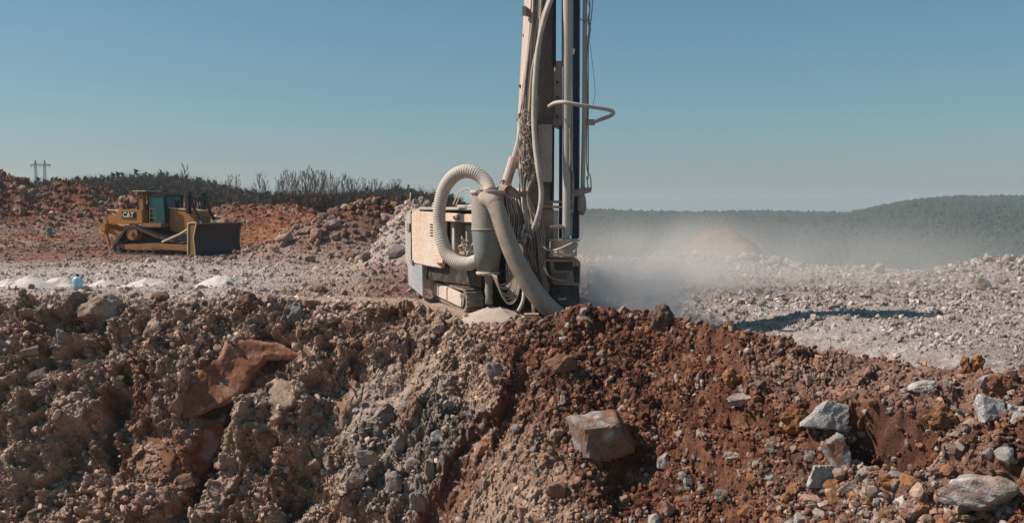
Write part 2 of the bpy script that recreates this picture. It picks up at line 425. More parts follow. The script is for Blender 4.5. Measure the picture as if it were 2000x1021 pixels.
# white rubble field
fld = bench*ss(1080, 1200, u)*ss(.8, 2.2, TT+nz*.8)*ss(0, 1.0, TT)
put(fld, PALE*.92)
put(fld*ss(0, .4, nf)*.6, WHITE)
put(fld*ss(-.1, -.5, nz+.3*nf)*.7, BEI*.85)
put(fld*blob(1700, 630, 300, 60, 4, .6)*.5, WHITE*.95)
put(bench*ss(1290, 1330, u)*(blob(1480, 686, 190, 17, 11, .5)+blob(1420, 668, 90, 16, 8, .5))*ss(-.35, .1, nf+.25)*.85, np.array([.135, .135, .12]))   # shade band behind the crest, painted grey green into the soil colour
# face, left
put(blob(470, 735, 118, 60, -28, .12)*.9, np.array([.26, .115, .068]))
put(blob(415, 900, 60, 130, 12, .2)*.85, np.array([.21, .09, .052]))
put(blob(300, 890, 65, 60, 0, .2)*.8, np.array([.27, .125, .07]))
put(blob(270, 760, 22, 90, 0, .5)*.8, OCH)
put(blob(440, 915, 26, 160, 22, .3)*.8, BEI*1.1)
put(blob(760, 800, 150, 90, -20, .5)*.8, BEI)
put(blob(800, 900, 140, 120, -15, .3)*.9, GREY*1.05)
put(blob(890, 880, 50, 80, 10, .5)*.8, GREY*.72)  # outcrop's right flank darker: its shade painted into the colour
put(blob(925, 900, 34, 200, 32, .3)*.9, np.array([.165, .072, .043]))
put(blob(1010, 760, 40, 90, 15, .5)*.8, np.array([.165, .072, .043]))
put(blob(540, 770, 60, 50, 0, .4)*.5, BEI)
put(blob(80, 850, 130, 120, 0, .6)*.35, BEI)
# back left
bl = ss(42, 58, Y)*ss(1100, 1000, u)
put(bl*.85, np.array([.23, .115, .072]))
put(bl*ss(0, .4, nz)*.8, np.array([.30, .11, .055])); put(bl*ss(-.05, -.45, nz)*.7, DRED)
put(bl*ss(60, 75, Y)*(1-ss(84, 88, Y))*.7*ss(-.2, .3, nf), np.array([.30, .21, .155]))
put(bl*ss(.15, .5, nf)*.5, BEI)
put(bl*ss(48, 60, Y)*blob(560, 455, 110, 40, 0, .5)*.7, np.array([.36, .14, .06]))
put(bl*gau(X, Y, -5, 45, 3.2, 4)*1.2, BEI)
put(bl*ss(82, 88, Y)*(1-ss(100, 110, Y))*ss(.4, -.2, nf)*.8, np.array([.20, .070, .038]))
put(bl*(gau(X, Y, -8.2, 52.5, 3, 3)+gau(X, Y, -6.6, 53, 2.4, 3))*ss(-6.0, -7.2, X)*.8, np.array([.15, .062, .038]))
put(bl*ss(110, 150, Y), np.array([.09, .075, .045]))
# valley
vl = (1-ss(1120, 1000, u))*ss(0, 25, Y-edge_y(u))
put(vl, np.array([.085, .10, .05])); put(vl*ss(.1, .3, nz)*.5, np.array([.16, .15, .09]))
put(gau(X, Y, 17.3, 74, 7, 12)*ss(2, 8, Y-edge_y(u))*1.5, np.array([.22, .13, .095]))
# settled dust, and added brightness, painted on the level parts of the broken face
G = pos.reshape(nrow, ncol, 3); e1 = np.gradient(G, axis=1); e2_ = np.gradient(G, axis=0); gn = np.cross(e1, e2_).reshape(-1, 3); gn /= np.linalg.norm(gn, axis=1)[:, None]+1e-9
lev = ss(.45, .85, gn[:, 2]+.15*nf)
put(lev*(TT < 2.5)*ss(1150, 850, u)*.75, np.array([.50, .37, .295]))
put((TT < 1)*ss(1000, 850, u)*ss(.22, .5, fbm(base*np.array([1, 1, .7]), .9, 3, 207))*.6, OCH)
put(lev*(TT < .5)*rs*ss(-.1, .4, nf)*.3, np.array([.34, .19, .13]))
colr = np.clip(colr*(1+.22*nf[:, None]), .012, .9)
I = (np.arange(nrow-1)[:, None]*ncol+np.arange(ncol-1)[None, :]).ravel()
faces = np.stack([I, I+1, I+ncol+1, I+ncol], 1)
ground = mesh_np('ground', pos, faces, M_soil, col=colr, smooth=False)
tag(ground, kind='structure')
gpu, gpv, gpd = project(pos)
vis = (gpu > -40) & (gpu < 2040) & (gpv > -10) & (gpv < 1061) & (TT < 200) & (TT > -11.2)
vi = np.nonzero(vis)[0]; vu, vv_, vd = gpu[vi], gpv[vi], gpd[vi]
# bins of the visible ground, used to look up where the ground is under a measured point
binu = (vu//8).astype(int); binv = (vv_//8).astype(int)
key = (binu+8)*400+(binv+8); order = np.argsort(key, kind='stable'); ks = key[order]
def ground_at(px, py):
    best = None
    for ex in (0, 1, 2, 4):
        cand = []
        for du in range(-ex, ex+1):
            a = int(px//8)+du+8
            lo = np.searchsorted(ks, a*400+int(py//8)-ex+8); hi = np.searchsorted(ks, a*400+int(py//8)+ex+8+1)
            cand.append(order[lo:hi])
        cand = np.concatenate(cand)
        if len(cand):
            k = cand[np.argsort(vd[cand])[:max(1, len(cand)//6)]]
            j = k[np.argmin((vu[k]-px)**2+(vv_[k]-py)**2)]
            return pos[vi[j]], vd[j], vi[j]
    q = np.array(P(px, py, 30)); return q, 30, 0
def zground(x, y):
    """height of the finished bench surface at a plan position"""
    x = np.atleast_1d(np.asarray(x, float)); y = np.atleast_1d(np.asarray(y, float))
    s = y-crest(x); i = np.clip(np.searchsorted(T, s), 1, nrow-1)
    j = np.clip(np.round(np.interp(x/W[i], U, np.arange(ncol))).astype(int), 0, ncol-1)
    return pos[i*ncol+j, 2]

# ------------------------------------------------------------------ rocks and rubble
def ico(sub):
    import bmesh
    bm = bmesh.new(); bmesh.ops.create_icosphere(bm, subdivisions=sub, radius=1)
    v = np.array([p.co[:] for p in bm.verts]); f = np.array([[q.index for q in t.verts] for t in bm.faces]); bm.free(); return v, f
ICO = {k: ico(k) for k in (1, 2, 3, 4)}
def rock_shape(sub, seed, planes=14, rough=.06, clod=0.0, block=False):
    r_ = np.random.default_rng(seed); v, f = ICO[sub]
    n = r_.normal(size=(planes, 3)); k = r_.uniform(.42, .95, planes)
    if block:
        ax = np.concatenate([np.eye(3), -np.eye(3)]); ax = ax+r_.normal(size=ax.shape)*.26
        n = np.concatenate([ax, n[:4]]); k = np.concatenate([r_.uniform(.48, .66, 6), r_.uniform(.62, .85, 4)])
    n /= np.linalg.norm(n, axis=1)[:, None]
    dot = v @ n.T; rr = np.where(dot > .05, k[None, :]/np.maximum(dot, .05), 9).min(axis=1); rr = np.minimum(rr, 1.15)
    if clod > 0: rr = lerp(rr, .85+.62*fbm(v*1.0+seed*3.3, .6, 3, seed % 50), clod)
    rr = rr*(1+rough*fbm(v+seed*1.7, .45, 3, seed % 40)*1.5)
    return v*rr[:, None], f
def rotm(r_):
    q = r_.normal(size=4); q /= np.linalg.norm(q); w, x, y, z = q
    return np.array([[1-2*(y*y+z*z), 2*(x*y-z*w), 2*(x*z+y*w)], [2*(x*y+z*w), 1-2*(x*x+z*z), 2*(y*z-x*w)], [2*(x*z-y*w), 2*(y*z+x*w), 1-2*(x*x+y*y)]])
def scatter(name, idx, size, cols, templates, mat, asp=None, sink=.15):
    """many lumps of rubble as one mesh"""
    n = len(idx); nt_ = len(templates); which = rng.integers(0, nt_, n); vs = []; fs = []; cs = []; off = 0
    q = rng.normal(size=(n, 4)); q /= np.linalg.norm(q, axis=1)[:, None]; w, x, y, z = q.T
    Rm = np.stack([1-2*(y*y+z*z), 2*(x*y-z*w), 2*(x*z+y*w), 2*(x*y+z*w), 1-2*(x*x+z*z), 2*(y*z-x*w), 2*(x*z-y*w), 2*(y*z+x*w), 1-2*(x*x+y*y)], 1).reshape(n, 3, 3)
    A = rng.uniform(.45, 1.2, (n, 3)) if asp is None else asp
    for k in range(nt_):
        s = np.nonzero(which == k)[0]
        if not len(s): continue
        tv, tf = templates[k]; nv = len(tv)
        V = tv[None]*A[s][:, None, :]*size[s][:, None, None]
        V = np.einsum('nij,nvj->nvi', Rm[s], V)
        V += (pos[idx[s]]+nrm[idx[s]]*(size[s]*sink)[:, None]+jit[s])[:, None, :]
        vs.append(V.reshape(-1, 3)); cs.append(np.repeat(cols[s], nv, axis=0))
        fs.append((tf[None]+(np.arange(len(s))*nv)[:, None, None]+off).reshape(-1, 3)); off += len(s)*nv
    return mesh_np(name, np.concatenate(vs), np.concatenate(fs), mat, col=np.concatenate(cs))
TS = [rock_shape(1, 100+i, 7, .15) for i in range(14)]
TM = [rock_shape(2, 200+i, 8, .10, clod=(.0 if i % 3 else .5)) for i in range(20)]
onrig = lambda i: (gau(pos[i, 0], pos[i, 1], -1.6, 28.2, 1.5, 1.8) > .35)
# density per pixel of picture is even enough when drawn by projected area
g_u, g_v = gpu[vi], gpv[vi]
wgt = np.ones(len(vi))
wgt *= np.where(TT[vi] > 30, np.minimum(1, st*0+1), 1)
cell = np.gradient(T)[np.clip((vi//ncol), 0, nrow-1)]*W[(vi//ncol)]/ncol*2
wgt = cell/np.maximum(vd, 8)**1.15*(1-.85*smooth_m[vi])
tt = TT[vi]
wgt *= np.where((tt > .5) & (g_u < 1000) & (tt < 30), .22, 1)*np.where(tt > 60, .6, 1)*np.where(tt > 110, 0, 1)
wgt *= np.where((g_u > 1150) & (pos[vi, 1] > edge_y(g_u)+3), 0, 1)
wgt *= np.where((g_u > 1150) & (tt > 2.5) & (pos[vi, 1] < edge_y(g_u)-5), .55, 1)
wgt[gau(pos[vi, 0], pos[vi, 1], -1.6, 28.2, 1.5, 1.8) > .35] = 0
wgt[gau(pos[vi, 0], pos[vi, 1], -22.5, 58.5, 3.5, 2) > .4] = 0
wgt *= 1+1.6*rs[vi]*(g_u > 900)*(tt < 1.2)
clump = np.exp(2.2*fbm(pos[vi], .9, 3, 400)+1.2*vn(pos[vi], .25, 410)); wgt *= clump
wgt /= wgt.sum()
def draw(n, extra=None):
    w = wgt if extra is None else wgt*extra/np.sum(wgt*extra)
    return vi[rng.choice(len(vi), n, p=w)]
def rub_cols(idx, pale, palec=PALE):
    c_ = colr[idx]*rng.uniform(.5, 1.5, (len(idx), 1)); k = rng.random(len(idx)) < pale
    c_[k] = palec[None]*rng.uniform(.6, 1.1, (k.sum(), 1)); return np.clip(c_, .01, .9)
TNN = np.array([.34, .27, .225])
# small crumbs
idx = draw(165000); size = .013+.032*rng.random(len(idx))**2.2; size *= np.clip(gpd[idx]/25, .7, 1.7)
jit = rng.normal(size=(len(idx), 3))*.02
o = scatter('rubble', idx, size, rub_cols(idx, .06), TS, M_rub); tag(o, 'loose crumbs of soil and small stone strewn over the whole ground', 'rubble', kind='stuff')
idx = draw(78000, 1+1.7*rs[vi]*(g_u > 900)); size = .034+.10*rng.random(len(idx))**3.8; size *= np.clip(gpd[idx]/25, .7, 1.25)
jit = rng.normal(size=(len(idx), 3))*.03
o = scatter('clods', idx, size, rub_cols(idx, .09, TNN*.9), TM, M_rub); tag(o, 'fist sized clods and stones lying all over the face and the bench', 'clods', kind='stuff')
# coarse blocks on the heaps, the back berm and the white field
hw = np.zeros(len(vi))
for cx, cy, sx, sy, h in HEAPS[:10]+HEAPS[12:16]: hw += gau(pos[vi, 0], pos[vi, 1], cx, cy, sx*1.2, sy*1.2)*h
hw += .5*np.exp(-((pos[vi, 1]-94)/5)**2)*(g_u < 650)+((g_u > 1150) & (tt > 2) & (tt < 45))*(.04+.34*np.exp(-((pos[vi, 1]-edge_y(g_u)+.5)/2.0)**2)*ss(-.2, .4, fbm(pos[vi], 4, 2, 430)))
hw2 = hw*(tt < 110)/np.maximum(wgt, 1e-12)*cell; hw2[wgt == 0] = 0
idx = draw(9000, hw2/np.maximum(vd, 8)); size = (.07+.26*rng.random(len(idx))**4)*np.clip(gpd[idx]/60, .5, 1.1)
size *= np.where((gpu[idx] > 1150) & (pos[idx, 1] < edge_y(gpu[idx])-4), .72, 1)
jit = rng.normal(size=(len(idx), 3))*.05
cb = colr[idx]*rng.uniform(.7, 1.5, (len(idx), 1)); k = rng.random(len(idx)) < np.where(pos[idx, 1] > 80, .08, .2); cb[k] = BEI*rng.uniform(.7, 1.2, (k.sum(), 1))
fr = (gpu[idx] > 1150) & (rng.random(len(idx)) < .6); cb[fr] = WHITE*rng.uniform(.5, .92, (fr.sum(), 1))
o = scatter('rock_debris', idx, size, np.clip(cb, .01, .9), TM, M_rub, sink=.3); tag(o, 'broken rock covering the spoil heaps and the pale rubble field', 'rock debris', kind='stuff')

# coarse mixed stones low on the right slope
e2 = ss(1450, 1600, g_u)*ss(760, 900, g_v)+.5*ss(1200, 1050, g_u)*ss(960, 1020, g_u)*ss(820, 900, g_v)+.12*(g_u > 1000)*(tt < .5)
idx = draw(2300, e2*clump**.8); size = .03+.13*rng.random(len(idx))**3.6; jit = rng.normal(size=(len(idx), 3))*.02
pal = np.array([[.34, .27, .22], [.38, .26, .2], [.27, .25, .235], [.30, .15, .07], [.42, .37, .33], [.2, .11, .07], [.24, .17, .13]]); cb = pal[rng.integers(0, 7, len(idx))]*rng.uniform(.65, 1.15, (len(idx), 1))
o = scatter('slope_stones', idx, size, np.clip(cb, .01, .9), TM, M_rub, sink=.35); tag(o, 'mixed tan, pink, grey and ochre stones in the soil of the right slope', 'stones', kind='stuff')

def face_slab(poly, label, c1, rim=.10, bowl=.30, seed=1):
    """a smooth broken rock face set in the cut, with its own rim and thickness"""
    pl = np.array(poly, float); gp = np.array([np.append(p, ground_at(*p)[0][1]) for p in pl])
    A_ = np.c_[gp[:, 0], gp[:, 1], np.ones(len(gp))]; co = np.linalg.lstsq(A_, gp[:, 2], rcond=None)[0]
    x0, y0 = pl.min(0)-6; x1, y1 = pl.max(0)+6; xs = np.arange(x0, x1, 2.5); ys = np.arange(y0, y1, 2.5); GX, GY = np.meshgrid(xs, ys); q = np.stack([GX.ravel(), GY.ravel(), 0*GX.ravel()], 1)
    wx = q[:, 0]+5*fbm(q, 26, 3, seed); wy = q[:, 1]+5*fbm(q, 26, 3, seed+5)
    inside = np.zeros(len(q), bool); dist = np.full(len(q), 1e9)
    for a, b in zip(pl, np.roll(pl, -1, 0)):
        cr = ((a[1] > wy) != (b[1] > wy)) & (wx < (b[0]-a[0])*(wy-a[1])/(b[1]-a[1]+1e-9)+a[0]); inside ^= cr
        t = np.clip(((wx-a[0])*(b[0]-a[0])+(wy-a[1])*(b[1]-a[1]))/((b-a)@(b-a)), 0, 1); dist = np.minimum(dist, np.hypot(wx-a[0]-t*(b[0]-a[0]), wy-a[1]-t*(b[1]-a[1])))
    Yv = q @ np.array([co[0], co[1], 0])+co[2]-rim+bowl*(1-np.exp(-dist/45))+.45*np.exp(-dist/3.5)+.07*fbm(q, 50, 4, seed+9)+.05*np.abs(fbm(q, 20, 3, seed+11))
    rr = np.stack([(q[:, 0]-CX)/F, cp+(CY-q[:, 1])/F*sp, -sp+(CY-q[:, 1])/F*cp], 1); V = rr*(Yv/rr[:, 1])[:, None]; V[:, 2] += CAMZ
    nx = len(xs); ok = inside.reshape(len(ys), nx); cell = ok[:-1, :-1] & ok[1:, :-1] & ok[:-1, 1:] & ok[1:, 1:]
    j, i = np.nonzero(cell); I = j*nx+i; f = np.stack([I, I+nx, I+nx+1, I+1], 1); fs = [f, f[:, ::-1]+len(V)]
    for dj, di, a, b in ((-1, 0, 1, 0), (1, 0, nx, nx+1), (0, -1, 0, nx), (0, 1, nx+1, 1)):
        cj, ci = j+dj, i+di; out_ = (cj < 0) | (cj >= cell.shape[0]) | (ci < 0) | (ci >= cell.shape[1]); o2 = out_.copy(); o2[~out_] = ~cell[cj[~out_], ci[~out_]]
        K = I[o2]; fs.append(np.stack([K+a, K+b, K+b+len(V), K+a+len(V)], 1))
    V2 = np.concatenate([V, V+np.array([0, .55, 0])]); fa_ = np.concatenate(fs); us = np.unique(fa_); mp_ = np.full(len(V2), -1); mp_[us] = np.arange(len(us))
    c_ = np.asarray(c1)[None]*(1+.5*fbm(q, 70, 4, seed+2)+.25*fbm(q, 12, 2, seed+3))[:, None]; c_ = c_+(np.array([.40, .27, .20])-c_)*(ss(10, 2, dist+7*fbm(q, 15, 3, seed+8))*.6)[:, None]; c_ = c_+(np.array([.30, .20, .15])-c_)*ss(.15, .4, fbm(q, 34, 4, seed+4))[:, None]*.6
    o = mesh_np('rock_plate', V2[us], mp_[fa_], M_rock, col=np.clip(np.concatenate([c_, c_])[us], .01, .9)); tag(o, label, 'rock'); return o
face_slab([(437, 664), (475, 657), (535, 664), (592, 688), (578, 704), (522, 708), (492, 735), (472, 772), (440, 792), (405, 806), (352, 822), (342, 795), (366, 745), (392, 708), (424, 694)], 'broad smooth rust brown rock slab curving across the upper left face', (.24, .105, .062), rim=.14, bowl=.22, seed=21)
face_slab([(252, 852), (300, 842), (345, 848), (350, 888), (334, 930), (296, 938), (262, 930), (252, 890)], 'upright orange brown slab low on the left face beside the dark cleft', (.19, .092, .055), rim=-.04, bowl=.08, seed=23)
face_slab([(392, 832), (442, 803), (440, 862), (420, 905), (400, 925), (384, 940), (372, 920), (352, 900), (372, 860)], 'dark red slab deep in the recess left of the beige rib', (.19, .068, .038), rim=.04, bowl=.22, seed=25)
face_slab([(150, 812), (186, 792), (208, 806), (204, 832), (166, 842)], 'small orange brown slab left of the dark cleft', (.24, .12, .075), rim=.08, bowl=.05, seed=27)
face_slab([(522, 752), (548, 730), (580, 738), (594, 765), (578, 798), (540, 806), (520, 785)], 'dusty tan rounded slab right of the beige rib under the big slab', (.33, .24, .18), rim=-.03, bowl=.06, seed=29)

def boulder(name, px, py, w, h, c1, c2=None, label='', seed=1, clod=0., group=None, depth=.8, ang=0, planes=12, cat='rock', sink=.3, sub=4):
    g, dpt, gi = ground_at(px, py+h*.38)
    s = dpt/F; hx, hz = w*s/2, h*s/2; hy = (hx+hz)/2*depth
    v, f = rock_shape(sub, seed, planes, .10, clod, block=clod < .15)
    r_ = np.random.default_rng(seed); v = v/np.abs(v).max(axis=0)
    a = R(ang); ca, sa = math.cos(a), math.sin(a)
    v = v*np.array([hx, hy, hz]); v = np.stack([v[:, 0]*ca-v[:, 2]*sa, v[:, 1], v[:, 0]*sa+v[:, 2]*ca], 1)
    c = np.asarray(c1)[None]*np.ones((len(v), 1))
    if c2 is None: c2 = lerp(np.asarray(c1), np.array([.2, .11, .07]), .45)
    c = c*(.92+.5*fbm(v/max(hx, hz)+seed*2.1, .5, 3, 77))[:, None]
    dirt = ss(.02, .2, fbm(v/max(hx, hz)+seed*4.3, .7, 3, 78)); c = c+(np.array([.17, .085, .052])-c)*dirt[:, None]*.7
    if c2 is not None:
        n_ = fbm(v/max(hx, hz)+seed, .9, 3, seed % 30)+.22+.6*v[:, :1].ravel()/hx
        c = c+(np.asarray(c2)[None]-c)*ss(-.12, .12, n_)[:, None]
    loc = Vector((g[0], g[1]+hy*.25, g[2]+hz*(1-sink)*.9))
    o = mesh_np(name, v, f, M_rock, col=np.clip(c, .01, .9)); o.location = loc
    tag(o, label, cat, group); return o
LG = np.array([.40, .365, .335]); GR = np.array([.30, .29, .285]); BR = np.array([.17, .095, .065]); OR = np.array([.36, .17, .075]); PK = np.array([.40, .27, .22]); TN = np.array([.36, .28, .22]); DK = np.array([.12, .085, .065])
B = [ # px py w h c1 c2 label seed clod ang
 (1182, 858, 116, 108, LG*.9, BR*1.3, 'large boulder, pale left face and brown right side with painted shade, on the red slope', 11, 0, 18),  # shade on the right side is put into the brown colour
 (1622, 814, 104, 66, GR*1.35, LG*.9, 'large pale grey limestone block with flat top, biggest on the right slope', 12, 0, 0),
 (1602, 927, 56, 54, GR*1.3, GR*1.1, 'squared grey block standing below the dark slanted slab', 13, 0, 0),
 (1637, 884, 44, 78, BR*1.5, GR*.8, 'dark brown slanted slab wedged under the large pale block', 14, 0, 28),
 (1932, 794, 56, 62, GR*1.5, GR*1.2, 'angular grey rock near the right end of the slope under a smaller grey stone', 15, 0, 0),
 (1922, 750, 30, 34, GR*1.4, None, 'smaller grey stone leaning on top of the angular grey rock at right', 16, 0, 10),
 (1922, 965, 150, 92, GR*1.35, TN*1.1, 'broad pale grey rock with curved veins in the lower right corner', 17, .2, -12),
 (1100, 705, 66, 44, BR*1.6, BR*1.2, 'flat brown slab tilted on the red slope just below the drill foot', 18, 0, 22),
 (965, 726, 34, 40, LG*.8, None, 'pale squarish stone above the red chute', 19, 0, 0),
 (940, 877, 36, 36, PK, OR, 'orange and pale stone at the left rim of the red chute', 20, 0, 0),
 (1450, 780, 60, 28, LG*.75, TN, 'pale flat slab in the middle of the red slope with shade below it', 21, 0, 18),
 (1838, 812, 64, 60, OR*.8, OR*.6, 'rounded ochre clod overhanging the dark hollow at right', 22, .8, 0),
 (1546, 815, 56, 56, OR*.85, OR*.6, 'ochre crumbly lump left of the large pale block', 23, .8, 0),
 (1290, 902, 24, 42, LG*.85, None, 'narrow pale stone pointing up to the right of the two tone boulder', 24, 0, -10),
 (1085, 955, 42, 46, PK*1.0, BR*1.4, 'pinkish block low on the slope left of the two tone boulder', 25, 0, 0),
 (1100, 781, 13, 26, LG*.95, None, 'slim white stone standing above the two tone boulder', 26, 0, 8),
 (1364, 747, 14, 14, WHITE, None, 'small white stone alone high on the red slope', 27, 0, 0),
 (1425, 731, 38, 40, OR*.95, OR*.7, 'ochre lump high on the red slope above the pale flat slab', 28, .8, 0),
 (1292, 622, 50, 62, DK*1.5, DK*1.1, 'tall dark crumbly clod standing on the crest right of the drill', 29, 1.0, 0),
 (683, 636, 26, 26, PK, BR*1.5, 'pinkish angular stone on the brown bank left of the crawler track', 30, 0, 0),
 (850, 643, 26, 18, TN, None, 'tan flattened stone just below the crawler track', 31, 0, 20),
 (188, 606, 96, 66, TN*1.05, PALE*.9, 'big smooth dusty boulder half buried on the left crest', 32, .6, 0),
 (312, 577, 34, 24, DK*1.6, None, 'dark clod on the pale bench right of the smooth dusty boulder', 33, .9, 0),
 (486, 592, 56, 48, DK*1.5, BR, 'big dark clod on the crest below the large dust cone', 34, .9, 0),
 (572, 612, 44, 46, DK*1.7, GR*.7, 'dark grey clod next right of the big dark clod on the crest', 35, .6, 0),
 (626, 566, 30, 20, DK*1.5, None, 'low dark clod on the bench between the grey clod and the drill', 36, .9, 0),
 (1650, 916, 28, 28, PK*.9, None, 'small pinkish stone touching the squared grey block', 37, .2, 0),
 (1661, 952, 48, 26, LG*.8, None, 'low pale grey stone below the small pinkish one', 38, 0, -15),
 (1582, 889, 20, 28, WHITE*.9, None, 'white chunk above the squared grey block', 39, 0, 0),
 (1592, 975, 60, 30, OR*1.0, PK, 'orange brown elongated stone below the squared grey block', 40, .3, 0),
 (1547, 962, 32, 32, OR*.9, None, 'orange stone left of the orange brown elongated one', 41, .4, 0),
 (1790, 992, 66, 50, PK*1.1, OR*.9, 'large pinkish lump at the bottom edge left of the broad veined rock', 42, .4, 0),
 (1576, 1014, 56, 18, WHITE*.95, None, 'white flat stone cut off by the bottom edge at right', 43, 0, 0),
 (1988, 816, 28, 34, GR*1.4, None, 'grey stone cut off by the right edge', 44, 0, 0),
 (1884, 712, 24, 40, RED*1.3, OR*.7, 'upright reddish clod on the right crest, left of a pair', 45, .9, 0),
 (1908, 708, 28, 42, RED*1.2, OR*.8, 'upright reddish clod on the right crest, right of a pair', 46, .9, 0),
 (1952, 750, 52, 52, RED*1.3, OR*.6, 'pointed reddish heap of soil at the far right of the crest', 47, 1.0, 0),
 (1808, 752, 70, 20, PK*1.25, LG, 'long pale pinkish stone lying along the right crest', 48, .2, 18),
 (1775, 762, 26, 16, LG, None, 'small pale stone at the left tip of the long pinkish one', 49, 0, 0),
 (1855, 752, 26, 26, TN*1.1, None, 'tan stone at the right tip of the long pinkish one', 50, 0, 0),
 (1978, 795, 34, 18, GR*1.5, None, 'flat grey stone right of the angular grey rock', 51, 0, 0),
 (1770, 912, 30, 18, PK*1.3, None, 'pale pink stone on the lower lip of the dark hollow', 52, .2, 0),
 (1738, 940, 50, 34, RED*1.7, OR*.8, 'red crumbly stone below the dark hollow', 53, .6, 0),
 (1835, 910, 40, 26, TN, BR*1.3, 'brown and tan stone right of the dark hollow lip', 54, .3, 0),
 (1840, 955, 26, 26, LG*.85, None, 'pale stone touching the left end of the broad veined rock', 55, 0, 0),
 (1510, 870, 34, 26, LG*.8, None, 'pale stone on the slope left of the white chunk', 56, 0, 0),
 (1583, 740, 22, 24, TN*1.15, None, 'tan stone just below the grey shaded bank on the right', 57, 0, 0),
 (1040, 838, 34, 30, PK*.9, BR*1.6, 'pinkish stone left of the two tone boulder', 58, 0, 0),
 (1090, 845, 30, 20, TN, None, 'tan stone touching the left foot of the two tone boulder', 59, 0, 0),
 (1076, 890, 14, 20, WHITE*.95, None, 'small white stone below the pinkish one', 60, 0, 0),
 (1168, 925, 50, 30, PK*.75, BR*1.2, 'flat brownish stone under the two tone boulder', 61, 0, 0),
 (1425, 885, 34, 28, LG*.85, TN, 'crumbled whitish stone right of the narrow pale stone', 62, .5, 0),
 (1410, 965, 30, 26, LG*.75, None, 'pale grey stone at the bottom of the slope under the crumbled whitish one', 63, 0, 0),
 (1018, 1000, 26, 30, PK, None, 'pink stone at the bottom edge in the red soil', 64, 0, 0),
 (1300, 990, 40, 34, RED*1.8, PK*.8, 'reddish block at the bottom edge below the narrow pale stone', 65, .3, 0),
 (990, 740, 26, 18, LG*.7, None, 'pale flat stone right of the squarish pale stone', 66, 0, 0),
 (520, 865, 44, 34, PK*1.05, OR*.7, 'pinkish ledge stone on the rib of the cut face', 67, .2, 0),
 (366, 935, 56, 26, OR*1.1, BR, 'bright orange wedge of rock in the red recess of the face', 68, 0, 10),
 (330, 975, 44, 66, OR*.9, BR*1.3, 'orange stone pillar at the foot of the red recess', 69, .2, 20),
 (300, 640, 40, 44, TN*.9, DUSTB, 'brown block jutting from the face below the pale bench', 70, .2, 0),
 (62, 690, 44, 22, LG*.7, None, 'grey slab lying flat high on the left face', 71, 0, 12),
 (70, 735, 52, 22, LG*.62, None, 'grey slab on the left face below another grey slab', 72, 0, 20),
 (120, 665, 30, 36, LG*.6, None, 'upright grey stone on the left face beside a dark hollow', 73, 0, 0),
 (700, 930, 44, 56, GR*1.05, TN*.8, 'big rounded grey block at the left of the grey outcrop', 74, .2, 0),
 (712, 890, 50, 40, GR*1.15, TN*.8, 'grey block on top of the rounded one in the outcrop', 75, 0, 0),
 (760, 940, 36, 44, GR*1.0, None, 'grey cobble in the lower middle of the outcrop', 76, .1, 0),
 (800, 905, 30, 36, GR*1.1, None, 'grey cobble in the centre of the outcrop', 77, .1, 0),
 (832, 915, 24, 44, GR*1.0, None, 'tall grey cobble at the right of the outcrop', 78, 0, 0),
 (815, 975, 34, 44, GR*.95, None, 'grey cobble at the foot of the outcrop', 79, 0, 0),
 (782, 860, 26, 34, GR*1.05, None, 'dark grey cobble at the top of the outcrop', 80, 0, 0),
 (852, 850, 26, 26, GR*1.3, None, 'light grey cobble on the shoulder of the outcrop', 81, 0, 0),
 (872, 790, 28, 16, LG*.8, None, 'pale flat stone on the dusty slope left of the red chute', 82, 0, 0),
]
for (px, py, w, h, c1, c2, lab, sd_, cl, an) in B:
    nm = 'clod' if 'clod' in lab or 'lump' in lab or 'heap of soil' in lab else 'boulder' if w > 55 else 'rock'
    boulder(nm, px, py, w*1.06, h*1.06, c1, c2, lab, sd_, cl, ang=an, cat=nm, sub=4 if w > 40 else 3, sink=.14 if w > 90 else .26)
ft_ = []
m_ = np.nonzero((np.abs(g_u-450) < 130) & (g_v > 650) & (g_v < 1000) & (g_u > 250))[0]; ft_.append(vi[rng.choice(m_, 420)])
for (px, py, w, h, *_q) in B:
    if w < 28: continue
    m_ = np.nonzero((np.abs(g_u-px) < w*.62) & (g_v > py+h*.22) & (g_v < py+h*.62))[0]
    if len(m_): ft_.append(vi[rng.choice(m_, int(w*.55))])
idx = np.concatenate(ft_); size = .02+.05*rng.random(len(idx))**2; jit = rng.normal(size=(len(idx), 3))*.03; jit[:, 1] -= .05
o = scatter('clods', idx, size, rub_cols(idx, .08), TM, M_rub); tag(o, 'soil crumbs packed against the feet of the boulders', 'clods', kind='stuff')
